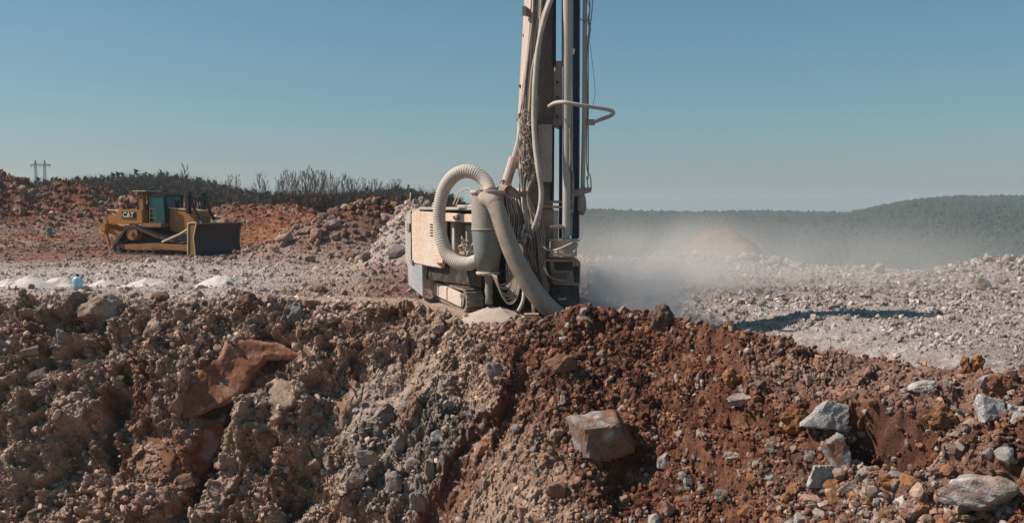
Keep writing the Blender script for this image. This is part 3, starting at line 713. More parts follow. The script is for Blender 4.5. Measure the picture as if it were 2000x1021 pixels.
# boulders of the middle heap and the edge of the white field
H = [(700, 428, 26, 22, PK*1.2, 'pale boulder high on the middle spoil heap'), (653, 440, 24, 18, LG*.9, 'whitish boulder on the left shoulder of the middle heap'),
 (552, 466, 34, 24, PK*1.15, 'pinkish boulder at the left foot of the middle heap'), (655, 462, 18, 16, LG*.85, 'pale round boulder in the middle of the heap'),
 (617, 455, 30, 26, PK*1.05, 'pink slab leaning on the left side of the heap'), (585, 452, 24, 14, PK*1.2, 'flat pinkish rock on the low left end of the heap'),
 (602, 500, 22, 16, LG*.9, 'pale rock on the ground in front of the heap'), (683, 495, 26, 22, BR*1.8, 'reddish brown rock at the foot of the heap beside the pale slope'),
 (755, 425, 24, 18, PK*1.1, 'pale rock high on the slope behind the drill body'), (772, 486, 48, 24, LG*.95, 'long white slab on the pale slope beside the drill body'),
 (712, 500, 20, 24, LG*.7, 'grey rock at the left foot of the pale slope'), (675, 470, 14, 10, LG*.7, 'small pale rock in the shade of the heap'),
 (712, 405, 26, 18, RED*1.5, 'red rock crowning the middle heap'), (770, 404, 20, 22, OR*.8, 'rust coloured rock standing on the ridge by the drill body'), (640, 492, 20, 12, PK, 'low pink rock in front of the heap'),
 (1370, 503, 22, 14, LG, 'white rock on the far edge of the rubble field, leftmost of the larger ones'), (1466, 502, 34, 20, LG*1.0, 'whitish rock pile stone on the far edge under the red heap'),
 (1515, 506, 34, 22, LG*.95, 'white rock right of the whitish one on the far edge'), (1560, 514, 30, 16, LG*.9, 'low white rock in the middle of the far edge'),
 (1712, 524, 24, 22, TN*1.2, 'tan pointed rock on the far edge of the rubble field'), (1780, 552, 22, 14, TN*1.2, 'tan low rock on the far edge further right'), (1915, 550, 40, 24, TN, 'brown rock on top of the mound at the right end of the field'),
 (1690, 572, 20, 12, WHITE, 'small white rock in the middle of the rubble field'), (1430, 596, 18, 10, WHITE*.9, 'white stone in the dusty part of the rubble field'), (1880, 600, 24, 14, LG, 'pale rock below the mound on the right'),
 (1215, 510, 16, 10, LG*.9, 'pale stone seen through the dust right of the drill')]
for i, (px, py, w, h, c1, lab) in enumerate(H):
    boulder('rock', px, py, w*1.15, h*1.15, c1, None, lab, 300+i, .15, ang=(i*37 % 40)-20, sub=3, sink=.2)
# red and white lumps on the heap at the far left
for i, (px, py, w, h, c1, lab) in enumerate([(45, 372, 26, 22, PK, 'pinkish block high on the red heap at far left'), (50, 392, 16, 16, PK*1.1, 'small pink block below the pinkish one on the far left heap'),
 (42, 412, 20, 24, OR*.9, 'orange block low on the far left heap'), (110, 360, 22, 14, OR*.7, 'rust block on the crest of the far left heap'), (158, 405, 34, 14, PK*1.1, 'pale flat block on the right flank of the far left heap'),
 (200, 392, 30, 12, TN*1.2, 'tan flat block where the far left heap runs out')]):
    boulder('rock', px, py, w, h, c1, None, lab, 400+i, .3, sub=3, sink=.2)
# smaller single stones, alike
def stones(n, box, c, wr, label, group, mask=None):
    k = 0; src = {}
    while k < n:
        px, py = random.uniform(box[0], box[2]), random.uniform(box[1], box[3])
        if mask and not mask(px, py): continue
        g, dpt, gi = ground_at(px, py); w = random.uniform(*wr)*dpt/F
        t_ = k % 6
        if t_ not in src:
            v, f = rock_shape(3, 500+int(box[0])+t_, 10, .10, 0, block=t_ % 2 == 0)
            src[t_] = mesh_np('stone', v*.5, f, M_rock, col=np.tile(c*random.uniform(.8, 1.15), (len(v), 1))); o = src[t_]
        else: o = src[t_].copy(); COL.objects.link(o)
        o.scale = (w, w*random.uniform(.6, 1), w*random.uniform(.5, .9)); o.rotation_euler = (random.uniform(-.5, .5), random.uniform(-.5, .5), random.uniform(0, 6))
        o.location = Vector(g)+Vector((0, 0, w*.12)); tag(o, label, 'stone', group); k += 1
stones(60, (1020, 680, 1480, 1015), LG*.85, (9, 17), 'small pale stone lying loose in the red soil of the middle slope', 'small pale stones in the red soil')
stones(55, (1500, 740, 1990, 1015), TN*1.1, (12, 24), 'small tan stone among the coarse rubble of the right slope', 'small tan stones of the right slope')
stones(30, (620, 740, 900, 1010), GR*1.2, (9, 18), 'small grey stone on the dusty grey part of the face', 'small grey stones of the grey outcrop')
stones(40, (10, 600, 600, 1010), TN*.95, (9, 18), 'small dusty stone stuck in the brown left face', 'small dusty stones of the left face')

# cones of drill cuttings
M_dust, n_, b_ = new_mat('drill_dust'); t_ = noise_node(n_, 6, 6, .6); r_ = ramp(n_, t_.outputs[0], .3, .7, (.43, .375, .335, 1), (.58, .52, .475, 1)); n_.links.new(r_.outputs[0], b_.inputs['Base Color']); b_.inputs['Roughness'].default_value = 1
bu_ = n_.nodes.new('ShaderNodeBump'); bu_.inputs['Strength'].default_value = .5; bu_.inputs['Distance'].default_value = .03; n_.links.new(t_.outputs[0], bu_.inputs['Height']); n_.links.new(bu_.outputs[0], b_.inputs['Normal'])
def cone(px, py, w, h, label, seed, group='cones of drill dust on the bench', at=None, mat=None):
    if at is None: g, dpt, gi = ground_at(px, py+h*.45)
    else: g = np.array(at); dpt = g[1]
    Rr = w*dpt/F/2*1.75; hh = h*dpt/F*1.05; vs = []; fs = []; nr, na = 14, 40
    for i in range(nr+1):
        q = i/nr
        for j in range(na):
            th = 2*math.pi*j/na; vs.append((q*Rr*math.cos(th), q*Rr*math.sin(th)*.9, 0))
    v = np.array(vs); q = np.hypot(v[:, 0], v[:, 1]/.9)/Rr
    z = hh*(np.exp(-(q*1.5)**2*1.1)-.10)/.9*1.0; z = hh*np.clip(1.02-np.sqrt(q*q+.02)*1.0, -.1, 1)
    z += fbm(v+seed*5, Rr*.8, 3, seed)*hh*.30*(q > .02)+fbm(v+seed, .10, 3, seed)*.06; z -= hh*.10
    v[:, :2] *= (1+.30*vn(v+seed, Rr*.9, seed))[:, None]
    v[:, 2] = z-hh*.05
    for i in range(nr):
        for j in range(na): fs.append((i*na+j, (i+1)*na+j, (i+1)*na+(j+1) % na, i*na+(j+1) % na))
    o = mesh_np('dust_pile', v, np.array(fs), mat or M_dust, smooth=True); o.location = Vector(g)+Vector((0, Rr*.4, -.05-(.12 if w > 120 else 0))); tag(o, label, 'dust pile', group); return o
cone(430, 544, 72, 26, 'largest sharp cone of pale dust, rightmost on the bench', 1)
cone(276, 545, 62, 22, 'low broad cone of pale dust left of the rightmost one', 2)
cone(196, 548, 54, 24, 'pale dust cone just right of the blue water jug', 3)
cone(108, 546, 54, 22, 'pale dust cone just left of the blue water jug', 4)
cone(45, 542, 60, 24, 'pale dust cone second from the left edge', 5)
cone(4, 542, 56, 24, 'pale dust cone cut off by the left edge', 6)
cone(215, 516, 150, 14, 'wide flat mound of pinkish dust behind the jug', 7)

# ------------------------------------------------------------------ water jug and drum
def glassy(name, col, tr=.5, rough=.2):
    m, n, b = new_mat(name); b.inputs['Base Color'].default_value = (*col, 1); b.inputs['Roughness'].default_value = rough
    b.inputs['Transmission Weight'].default_value = tr; return m
g, dpt, gi = ground_at(150, 562)
root = empty('water_jug', Vector(g)); tag(root, 'light blue translucent plastic water jug with dark cap between two dust cones', 'jug')
M_jug = glassy('blue_plastic', (.38, .68, .78), .4, .35)
w = 19*dpt/F/2; mb = MB(); mb.lathe(root.location, [(w*.8, 0), (w, .03), (w, .17), (w*.95, .2), (w, .23), (w, .38), (w*.7, .45), (w*.3, .48), (w*.3, .51)], 20); mb.build('body', M_jug, root, smooth=True)
mb = MB(); mb.lathe(root.location+Vector((0, 0, .50)), [(w*.36, 0), (w*.36, .06), (w*.3, .07)], 14); mb.build('cap', paint('cap_blue', (.01, .04, .12), amt=.1), root)
mb = MB(); lo = root.location; mb.tube([lo+Vector((w*.5, -w*.6, .45)), lo+Vector((w*.9, -w*.9, .4)), lo+Vector((w*.9, -w*.9, .3)), lo+Vector((w*.6, -w*.75, .26))], .015, 6); mb.build('handle', M_jug, root)
g, dpt, gi = ground_at(96, 461)
root = empty('barrel', Vector(g)); tag(root, 'grey green steel barrel standing on the brown flat behind the dust cones', 'barrel')
k = 17*dpt/F/.88; mb = MB(); rr = .29*k; mb.lathe(root.location, [(rr, -.05), (rr*1.03, .02*k), (rr, .04*k), (rr, .3*k), (rr*1.04, .31*k), (rr, .33*k), (rr, .58*k), (rr*1.04, .59*k), (rr, .61*k), (rr, .86*k), (rr*1.03, .87*k), (rr*.96, .88*k)], 18)
mb.build('body', paint('barrel_paint', (.10, .17, .16), amt=.35), root)
mb = MB(); mb.lathe(root.location+Vector((rr*.5, 0, .865*k)), [(.05*k, 0), (.05*k, .03*k)], 10); mb.build('bung', paint('bung', (.2, .2, .2)), root)

# ------------------------------------------------------------------ drill rig
DST = (.43, .345, .285)
M_shell = paint('dusty_grey_shell', (.36, .36, .35), (.50, .42, .37), .58, streak=True, scale=1.5)
M_peach = paint('dusty_orange_panel', (.66, .39, .25), (.66, .54, .45), .60, streak=True, scale=1.2)
M_hull = paint('dusty_grey_hull', (.30, .35, .38), (.48, .43, .39), .42, scale=2)
M_cyc = paint('dusty_cyclone', (.215, .235, .22), (.36, .32, .28), .36, scale=2.2, streak=True)
M_hose = paint('dusty_suction_hose', (.22, .185, .15), (.38, .31, .255), .6, scale=3, rough=.8)
M_hoseb = paint('pale_corrugated_hose', (.40, .36, .31), (.55, .48, .41), .6, scale=3, rough=.8)
M_pipe = paint('dusty_hydraulic_hose', (.13, .11, .095), (.43, .35, .29), .58, scale=5, rough=.8)
M_pipel = paint('pale_hose', (.5, .45, .40), (.58, .50, .44), .5, scale=5, rough=.8)
M_feed = paint('dusty_feed_beam', (.22, .17, .14), (.42, .32, .26), .55, scale=1.6, streak=True)
M_strip = paint('pinkish_beam_edge', (.50, .38, .32), (.60, .48, .41), .5, scale=2, streak=True)
M_blue = paint('dark_blue_steel', (.018, .040, .095), (.22, .20, .18), .28, scale=2, streak=True, rough=.45)
M_rod = paint('drill_rod_steel', (.42, .385, .34), (.52, .46, .40), .5, scale=3, rough=.5, streak=True)
M_dark = paint('dark_machinery', (.030, .028, .026), (.17, .13, .105), .36, scale=4)
M_pink = paint('pink_dust_box', (.42, .29, .24), (.55, .41, .35), .6, scale=1.5)
M_trk = paint('track_steel', (.10, .075, .06), (.36, .27, .215), .5, scale=5, rough=.7)
M_frm = paint('dusty_track_frame', (.45, .38, .33), (.60, .50, .43), .62, scale=2)
M_rust = paint('rusty_bits', (.20, .10, .06), (.42, .30, .23), .5, scale=6)

hx, hy = math.sqrt(.5), -math.sqrt(.5)
def L(t, l, z): return Vector((-3.4+t-l*.84, 30-t*1.541-l*.545, z))
# t runs forward along the body in units that move one metre in x, l > 0 towards the camera's left, z up
rig = empty('drill_rig', (-1.2, 28.0, 0)); tag(rig, 'dust covered crawler drill rig with a tall mast standing on the edge of the bench', 'drill rig')
def lbox(mb, t0, t1, l0, l1, z0, z1, tz=0):
    return mb.hexa([L(t0, l0, z0), L(t1, l0, z0), L(t1, l1, z0), L(t0, l1, z0), L(t0, l0, z1), L(t1, l0, z1+tz), L(t1, l1, z1+tz), L(t0, l1, z1)])
def lprism(mb, poly, l0, l1): return mb.prism(poly, l0, l1, lambda a, b, d: L(a, d, b))
# hull: rear shell with rounded corner
mb = MB(); lprism(mb, [(.0, 1.0), (-.12, 1.3), (-.12, 2.55), (0, 2.88), (.22, 2.98), (.5, 3.0), (.5, 1.0)], -2.2, -.0); lprism(mb, [(-.02, .95), (.0, .6), (.55, .42), (.62, 1.22), (-.05, 1.25)], -2.15, -.02)
body = mb.build('rear_shell', M_shell, rig, bevel=.05, smooth=False)
mb = MB(); lprism(mb, [(.08, .50), (.62, .20), (.60, 1.20), (.04, 1.22)], -.05, .05); mb.build('hull_plate', M_hull, rig, bevel=.01)
mb = MB(); lbox(mb, .5, 1.3, -2.2, -.12, .75, 2.93); lbox(mb, 1.3, 2.42, -2.2, -1.0, .75, 2.9); lbox(mb, 1.3, 2.42, -1.0, -.12, .75, 1.25); mb.build('engine_bay', M_dark, rig)
mb = MB(); lbox(mb, .42, 2.45, -2.25, .02, 2.93, 3.03, -.02); roof = mb.build('roof', M_shell, rig, bevel=.03)
mb = MB(); lbox(mb, .6, .8, -.5, -.3, 3.03, 3.1); lbox(mb, 1.0, 2.0, -1.6, -.8, 3.03, 3.1); mb.build('roof_hatch', M_shell, roof, bevel=.01)
mb = MB(); lbox(mb, .16, .175, -.01, .035, 1.1, 2.9); mb.build('seam', M_dark, body)
mb = MB(); lbox(mb, .02, .12, .0, .05, 2.25, 2.5); mb.build('tail_lamp', M_rust, body, bevel=.01)
# side door panel (peach), proud of the side
mb = MB(); lprism(mb, [(.24, 1.24), (.22, 2.84), (.30, 2.90), (1.42, 2.86), (1.40, 2.3), (1.42, 1.6), (1.30, 1.17), (.8, 1.19)], -.06, .07)
door = mb.build('side_door', M_peach, rig, bevel=.025)
mb = MB()
for k in range(5): lbox(mb, .93, 1.03, .065, .078, 2.47-k*.085, 2.51-k*.085)
mb.build('vent_slots', M_dark, door)
mb = MB(); lbox(mb, 1.02, 1.24, .068, .076, 1.55, 1.85); mb.build('sticker', paint('faded_sticker', (.72, .58, .45), (.66, .5, .4), .3), door)
mb = MB(); lbox(mb, 1.22, 1.30, .07, .13, 1.30, 1.36); mb.tube([L(1.18, .08, 1.33), L(1.26, .14, 1.34), L(1.34, .08, 1.33)], .02, 6); mb.build('handle', M_rust, door)
mb = MB(); lbox(mb, .20, .30, .06, .12, 1.22, 1.34); mb.build('hinge', M_rust, door)
mb = MB(); lprism(mb, [(1.43, 2.60), (1.43, 2.86), (2.43, 2.82), (2.43, 2.58)], -.1, .05); rail = mb.build('upper_side_panel', M_peach, rig, bevel=.02)
mb = MB(); q = [L(1.72, .06, 2.74), L(1.78, .1, 2.76), L(1.90, .1, 2.76), L(1.96, .1, 2.72), L(1.90, .1, 2.68), L(1.78, .1, 2.68), L(1.72, .06, 2.72)]; mb.tube(q, .015, 6); mb.build('handle', M_dark, rail)
mb = MB(); lbox(mb, 1.85, 2.4, -.3, -.2, 1.95, 2.52); mb.build('inner_cover', paint('brown_cover', (.30, .23, .19), DST, .55), rig, bevel=.02)
mb = MB(); lbox(mb, 1.95, 2.4, -.5, -.42, 1.3, 1.95); mb.build('valve_plate', M_shell, rig, bevel=.02)
for k in range(9):
    mb = MB(); z_ = 1.35+k*.07; mb.tube([L(1.45, -.9+.05*k, z_+.5), L(1.6, -.35, z_), L(1.8, -.25+.02*k, z_-.05), L(2.3, -.3, z_+.1*math.sin(k))], .025+.012*(k % 3), 7); mb.build('engine_pipe', M_rust if k % 3 else M_shell, rig, smooth=True)
mb = MB(); lbox(mb, 1.42, 1.55, -.8, -.14, 1.25, 2.6); mb.build('bay_frame', M_shell, rig, bevel=.01)
# tangle of pale hoses in the bay
r2 = random.Random(3)
for k in range(11):
    a = P(900+r2.uniform(-4, 14), 464+r2.uniform(-3, 14), 26.85-.02*k); b = P(908+r2.uniform(-6, 10), 480+r2.uniform(-8, 10), 26.75); c = P(914+r2.uniform(-4, 12), 495+r2.uniform(-6, 5), 26.7); d = P(930+r2.uniform(-3, 4), 470+r2.uniform(-8, 22), 26.75)
    mb = MB(); mb.tube([a, b, c, d], .022, 6); mb.build('hose', M_pipel if k % 3 else M_pipe, rig, smooth=True)
for (pts, r) in [([(800, 405, 29.6), (802, 376, 29.6)], .02), ([(845, 398, 29.2), (855, 394, 29.1), (866, 386, 29)], .025), ([(885, 400, 28.5), (897, 375, 28.4), (915, 368, 28.2), (922, 380, 28)], .018), ([(890, 402, 28.4), (905, 372, 28.3), (919, 372, 28.2)], .014), ([(922, 398, 27.8), (921, 372, 27.8)], .03), ([(930, 392, 27.6), (938, 366, 27.4), (945, 378, 27.2)], .016), ([(968, 370, 26.9), (962, 352, 26.8), (960, 346, 26.8)], .012)]:
    mb = MB(); mb.tube([P(*q) for q in pts], r, 6); mb.build('cable', M_pipel, rig, smooth=True)
# tracks
def LT(t, l, z): return Vector((-2.6+t*1.41*.376-l*.927, 29.8-t*1.41*.927-l*.376, z))
def track(l0, l1, name='track', tilt=0.07):
    t0, t1 = 0, 2.45; n = 8; R_ = .34; zc = .34; path = []
    def zz(t): return (1.0-(t-t0)/(t1-t0))*.16-.04
    a0, a1 = t0+.25, t1-.25
    for k in range(n+1): th = -math.pi/2-math.pi*k/n; path.append((a0+R_*.72*math.cos(th), zc+R_*math.sin(th)))
    m = 20
    for k in range(1, m): f = k/m; path.append((a0+(a1-a0)*f, zc+R_-.05*math.sin(math.pi*f)+.07*math.exp(-((f-.28)/.12)**2)))
    for k in range(n+1): th = math.pi/2-math.pi*k/n; path.append((a1+R_*.72*math.cos(th), zc+R_*math.sin(th)))
    for k in range(1, m): f = 1-k/m; path.append((a0+(a1-a0)*f, zc-R_))
    path = [(a, b+zz(a)) for a, b in path]
    mb = MB(); N = len(path)
    dense = []
    for i in range(N):
        a, b = path[i], path[(i+1) % N]; dl = math.hypot((b[0]-a[0])*1.41, b[1]-a[1]); kk = max(1, round(dl/.06))
        for j in range(kk): dense.append((a[0]+(b[0]-a[0])*j/kk, a[1]+(b[1]-a[1])*j/kk))
    inner = [((a-(t0+t1)/2)*.93+(t0+t1)/2, (b-zc-zz(a))*.80+zc+zz(a)) for a, b in path]
    for i in range(N):
        a, b = path[i], path[(i+1) % N]; c, d = inner[i], inner[(i+1) % N]
        mb.prism([a, b, d, c], l0, l1, lambda x, z, dd: LT(x, dd, z))
    tr = mb.build(name, M_trk, rig)
    mb = MB(); M2 = len(dense)
    for i in range(0, M2, 2):
        a, b = dense[i], dense[(i+1) % M2]; ux, uz = (b[0]-a[0])*1.41, b[1]-a[1]; q = math.hypot(ux, uz)+1e-6; nx, nz = -uz/q/1.41, ux/q
        e = .045
        mb.prism([(a[0]+nx*.0, a[1]+nz*.0), (a[0]+nx*e, a[1]+nz*e), (a[0]+(b[0]-a[0])*.55+nx*e, a[1]+(b[1]-a[1])*.55+nz*e), (a[0]+(b[0]-a[0])*.55, a[1]+(b[1]-a[1])*.55)], l0-.01, l1+.01, lambda x, z, dd: LT(x, dd, z))
    mb.build('track_shoes', M_trk, tr)
    mb = MB(); mb.prism([(t0+.12, .18+zz(t0)), (t0+.14, .52+zz(t0)), (t0+.75, .56+zz(t0+.7)), (t1-.45, .50+zz(t1-.4)), (t1-.2, .38+zz(t1)), (t1-.25, .12+zz(t1)), (t0+.3, .10+zz(t0))], l1-.1, l1+.07, lambda x, z, dd: LT(x, dd, z))
    mb.build('track_frame', M_frm, tr, bevel=.03)
    mb = MB()
    for tt_ in (t0+.62, t0+1.25):
        mb.prism([(tt_, .16+zz(tt_)), (tt_, .54+zz(tt_)), (tt_+.05, .54+zz(tt_)), (tt_+.05, .16+zz(tt_))], l1+.05, l1+.10, lambda x, z, dd: LT(x, dd, z))
    mb.build('frame_rib', M_frm, tr, bevel=.008)
    for tt_, rr in ((a0, .2), (a1, .2)):
        mb = MB(); pts = []; mb.prism([(tt_+rr*.71*math.cos(q*math.pi/8), zc+zz(tt_)+rr*math.sin(q*math.pi/8)) for q in range(16)], l1-.05, l1+.05, lambda x, z, dd: LT(x, dd, z)); mb.build('idler_wheel', M_trk, tr)
track(-.50, -.0); track(-2.35, -1.85)
mb = MB(); lbox(mb, .5, 2.0, -1.9, -.55, .35, .8); lbox(mb, .9, 1.9, -1.6, -.8, .8, 1.2); mb.build('chassis', M_dark, rig, bevel=.03)
mb = MB(); mb.hexa([P(962, 600, 27.6), P(1078, 600, 26.9), P(1078, 600, 27.7), P(962, 600, 28.4), P(968, 470, 27.4), P(1075, 470, 26.8), P(1075, 470, 27.7), P(968, 470, 28.2)]); mb.build('boom_base', M_dark, rig, bevel=.04)
# boom and its cylinder
mb = MB(); mb.tube([P(975, 470, 28.0), P(990, 420, 27.4), P(1020, 385, 26.9), P(1050, 380, 26.7)], [.34, .36, .30, .25], 12); mb.build('boom', M_feed, rig, smooth=True)
mb = MB(); mb.tube([P(960, 392, 26.9), P(985, 380, 26.7), P(1004, 396, 26.5), P(1012, 425, 26.4)], [.2, .30, .30, .22], 12); mb.build('boom_head', M_feed, rig, smooth=True)
mb = MB(); mb.tube([P(984, 374, 26.5), P(1004, 308, 26.55)], .145, 14, smooth=False); cyl = mb.build('boom_cylinder', M_strip, rig, smooth=False)
mb = MB(); mb.tube([P(1004, 308, 26.55), P(1013, 276, 26.6)], .08, 10, smooth=False); mb.build('piston_rod', M_rod, cyl)
mb = MB(); mb.tube([P(979, 372, 26.45), P(990, 376, 26.35)], .2, 10, smooth=False); mb.tube([P(976, 358, 26.4), P(984, 352, 26.4), P(1000, 364, 26.35)], .025, 6); mb.build('clamp', M_rust, cyl)

# mast, in slabs with real depth
mast = empty('mast', Vector(P(1075, 590, 26.4))-rig.location)
mast.parent = rig
def slab(name, poly, Y, th, mat, parent=mast, bevel=.012, label=None):
    mb = MB(); mb.prism([(q[0], q[1], q[2] if len(q) > 2 else Y) for q in poly] and [(i, 0) for i in range(len(poly))], 0, th, lambda i, _, d: P(poly[i][0], poly[i][1], poly[i][2] if len(poly[i]) > 2 else Y)+Vector((0, d, 0)))
    return mb.build(name, mat, parent, bevel=bevel, label=label)
slab('feed_beam', [(1036, -90), (1083, -90), (1082, 240), (1080, 400), (1078, 570), (1040, 560), (1012, 400), (1020, 240)], 26.45, .5, M_feed)
slab('beam_edge', [(1029, -90, 26.75), (1042, -90, 26.2), (1024, 235, 26.2), (1016, 330, 26.25), (1006, 330, 26.8), (1011, 235, 26.8)], 26.5, .12, M_strip)  # left flank in a paler material: its sunlit look put into the colour
slab('rail_strip', [(1080, -90), (1086.5, -90), (1086, 130), (1080, 130)], 26.3, .2, M_blue)
slab('rail_strip', [(1075, 245), (1083, 245), (1082, 392), (1075, 392)], 26.3, .2, M_blue)
slab('rail_strip', [(1092.5, 245), (1098.5, 245), (1098, 466), (1092, 466)], 26.2, .2, M_blue)
slab('rail_strip', [(1097.5, -90), (1101, -90), (1100.5, 130), (1097, 130)], 26.3, .1, M_rust)
br = slab('bracket', [(1081, 140), (1085, 139), (1086, 119), (1098, 119), (1099, 250), (1092, 252), (1083, 248)], 26.22, .2, M_feed)
for py in (161, 190, 228):
    mb = MB(); mb.tube([P(1088.5, py, 26.23), P(1088.5, py, 26.18)], .035, 10, smooth=False); mb.build('bolt', M_dark, br)
bx = slab('feed_cover', [(1049, 243), (1079, 243), (1078, 356), (1050, 355)], 25.95, .4, M_pink)
slab('cover_flank', [(1035, 240, 26.3), (1050, 243, 25.94), (1050, 355, 25.94), (1036, 358, 26.3)], 26, .05, M_strip)  # cover's left facet likewise paler, sunlight painted in
slab('blue_column', [(1118, -90), (1132, -90), (1130, 466), (1117, 466)], 26.05, .3, M_blue)
slab('column_edge', [(1131.3, -90), (1133.8, -90), (1131.8, 466), (1129.8, 466)], 25.98, .2, M_pipe)
mb = MB(); mb.tube([P(1109, -90, 25.7), P(1107.5, 150, 25.7), P(1106, 466, 25.7)], [.125, .12, .105], 16, smooth=False); mb.build('drill_rod', M_rod, mast, smooth=False)
mb = MB(); mb.tube([P(1117, -90, 25.85), P(1116.5, 95, 25.85)], .045, 10, smooth=False); mb.tube([P(1116.5, 95, 25.85), P(1116.5, 340, 25.85), P(1115, 460, 25.85)], .035, 8, smooth=False); mb.build('guide_rod', M_rod, mast)
mb = MB(); mb.tube([P(1118, 96, 25.8), P(1118, 107, 25.8)], [.075, .05], 10, smooth=False); mb.build('white_cap', paint('white_plastic', (.8, .8, .78), DST, .1), mast)
mb = MB(); mb.tube([P(1113, 245, 25.6), P(1114, 300, 25.6), P(1113, 330, 25.62), P(1119, 345, 25.7), P(1118, 420, 25.75)], .035, 8); mb.build('hose', M_pipe, mast, smooth=True)
mb = MB(); mb.tube([P(1143, -90, 26), P(1141, 240, 26), P(1138, 368, 26)], .062, 12, smooth=False); mb.build('side_rod', M_rod, mast)
slab('side_bracket', [(1118, 372), (1140, 366), (1155, 366), (1155, 376), (1143, 378), (1140, 384), (1120, 384)], 25.8, .25, M_feed, bevel=.02)
mb = MB(); mb.tube([P(1136, 382, 25.9), P(1136, 392, 25.9), P(1136.5, 408, 25.9), P(1135, 420, 25.9)], [.10, .13, .13, .08], 12, smooth=False); mb.build('side_motor', M_feed, mast, smooth=True)
# guard loop
mb = MB(); mb.tube([P(1073, 208, 25.6), P(1083, 202, 25.2), P(1100, 200, 24.9), P(1118, 203, 24.85), P(1140, 207, 24.9), P(1168, 211, 25.1), P(1190, 215, 25.3), P(1198, 220, 25.5), P(1193, 226, 25.7), P(1175, 233, 25.85), P(1157, 239, 25.95)], .055, 10); gl = mb.build('guard_rail', M_rod, mast, smooth=True)
mb = MB(); mb.box(P(1155, 239, 25.95), (.20, .14, .16)); mb.tube([P(1150, 242, 25.95), P(1142, 243, 26)], .04, 8, smooth=False); mb.build('clamp', M_feed, gl, bevel=.01)
# cross bars and foot of the mast
slab('cross_bar', [(1055, 391), (1098, 392), (1098, 397), (1055, 396)], 25.85, .3, M_rust); slab('cross_bar', [(1057, 401), (1098, 402), (1098, 407), (1057, 406)], 25.85, .3, M_feed)
slab('lower_beam', [(1056, 408), (1082, 410), (1082, 466), (1070, 500), (1058, 560)], 26.0, .4, M_feed)
slab('guide_plate', [(1081, 412), (1090, 412), (1090, 466), (1081, 466)], 25.95, .06, M_shell)
slab('collar', [(1075, 441), (1100, 440), (1103, 443), (1100, 446), (1076, 446)], 25.5, .3, M_strip)
def drum(name, px, py0, py1, w, Y, mat, n=20, parent=mast):
    a = P(px, py0, Y); b = P(px, py1, Y); r_ = w*Y/F/2; mb = MB(); mb.tube([b, a], r_, n, smooth=False); return mb.build(name, mat, parent, bevel=.008)
drum('guide_flange', 1100, 466, 470, 60, 25.9, M_strip); drum('guide_barrel', 1101, 470, 497, 52, 25.9, M_pink); drum('guide_flange', 1098, 497, 501, 58, 25.9, M_strip)
slab('guide_frame', [(1072, 503), (1120, 503), (1128, 506), (1134, 512), (1133, 558), (1080, 556), (1076, 530)], 25.9, .8, M_feed)
slab('recess_plate', [(1083, 512), (1118, 512), (1118, 528), (1083, 527)], 25.87, .05, M_dark)
for y0 in (507, 531, 538, 546): slab('guide_slat', [(1076, y0), (1112, y0+1), (1112, y0+4), (1076, y0+3)], 25.75, .12, M_strip if y0 < 520 else M_rust)
slab('recess_plate', [(1119, 520), (1131, 520), (1131, 552), (1122, 552)], 25.86, .05, M_dark)
slab('dust_skirt', [(1078, 557), (1131, 558), (1134, 612), (1070, 612)], 25.9, .7, M_dark)
slab('skirt_bar', [(1090, 583), (1106, 581), (1108, 585), (1092, 587)], 25.7, .1, M_shell)
for pts, r in [([(1055, 475, 25.8), (1067, 487, 25.6), (1082, 489, 25.45), (1100, 483, 25.4), (1118, 474, 25.45), (1133, 468, 25.6)], .028), ([(1074, 494, 25.5), (1090, 496, 25.45), (1105, 498, 25.4), (1118, 497, 25.4), (1124, 487, 25.5), (1128, 476, 25.6)], .028), ([(1075, 472, 25.6), (1076, 488, 25.5), (1090, 486, 25.45), (1112, 480, 25.4)], .02), ([(1075, 508, 25.6), (1064, 512, 25.5), (1072, 538, 25.5), (1090, 548, 25.5), (1110, 549, 25.55)], .022), ([(1056, 495, 25.7), (1062, 520, 25.6), (1075, 542, 25.6), (1100, 546, 25.6)], .022)]:
    mb = MB(); mb.tube([P(*q) for q in pts], r, 7); mb.build('hose', M_pipel if r > .025 else M_hose, mast, smooth=True)
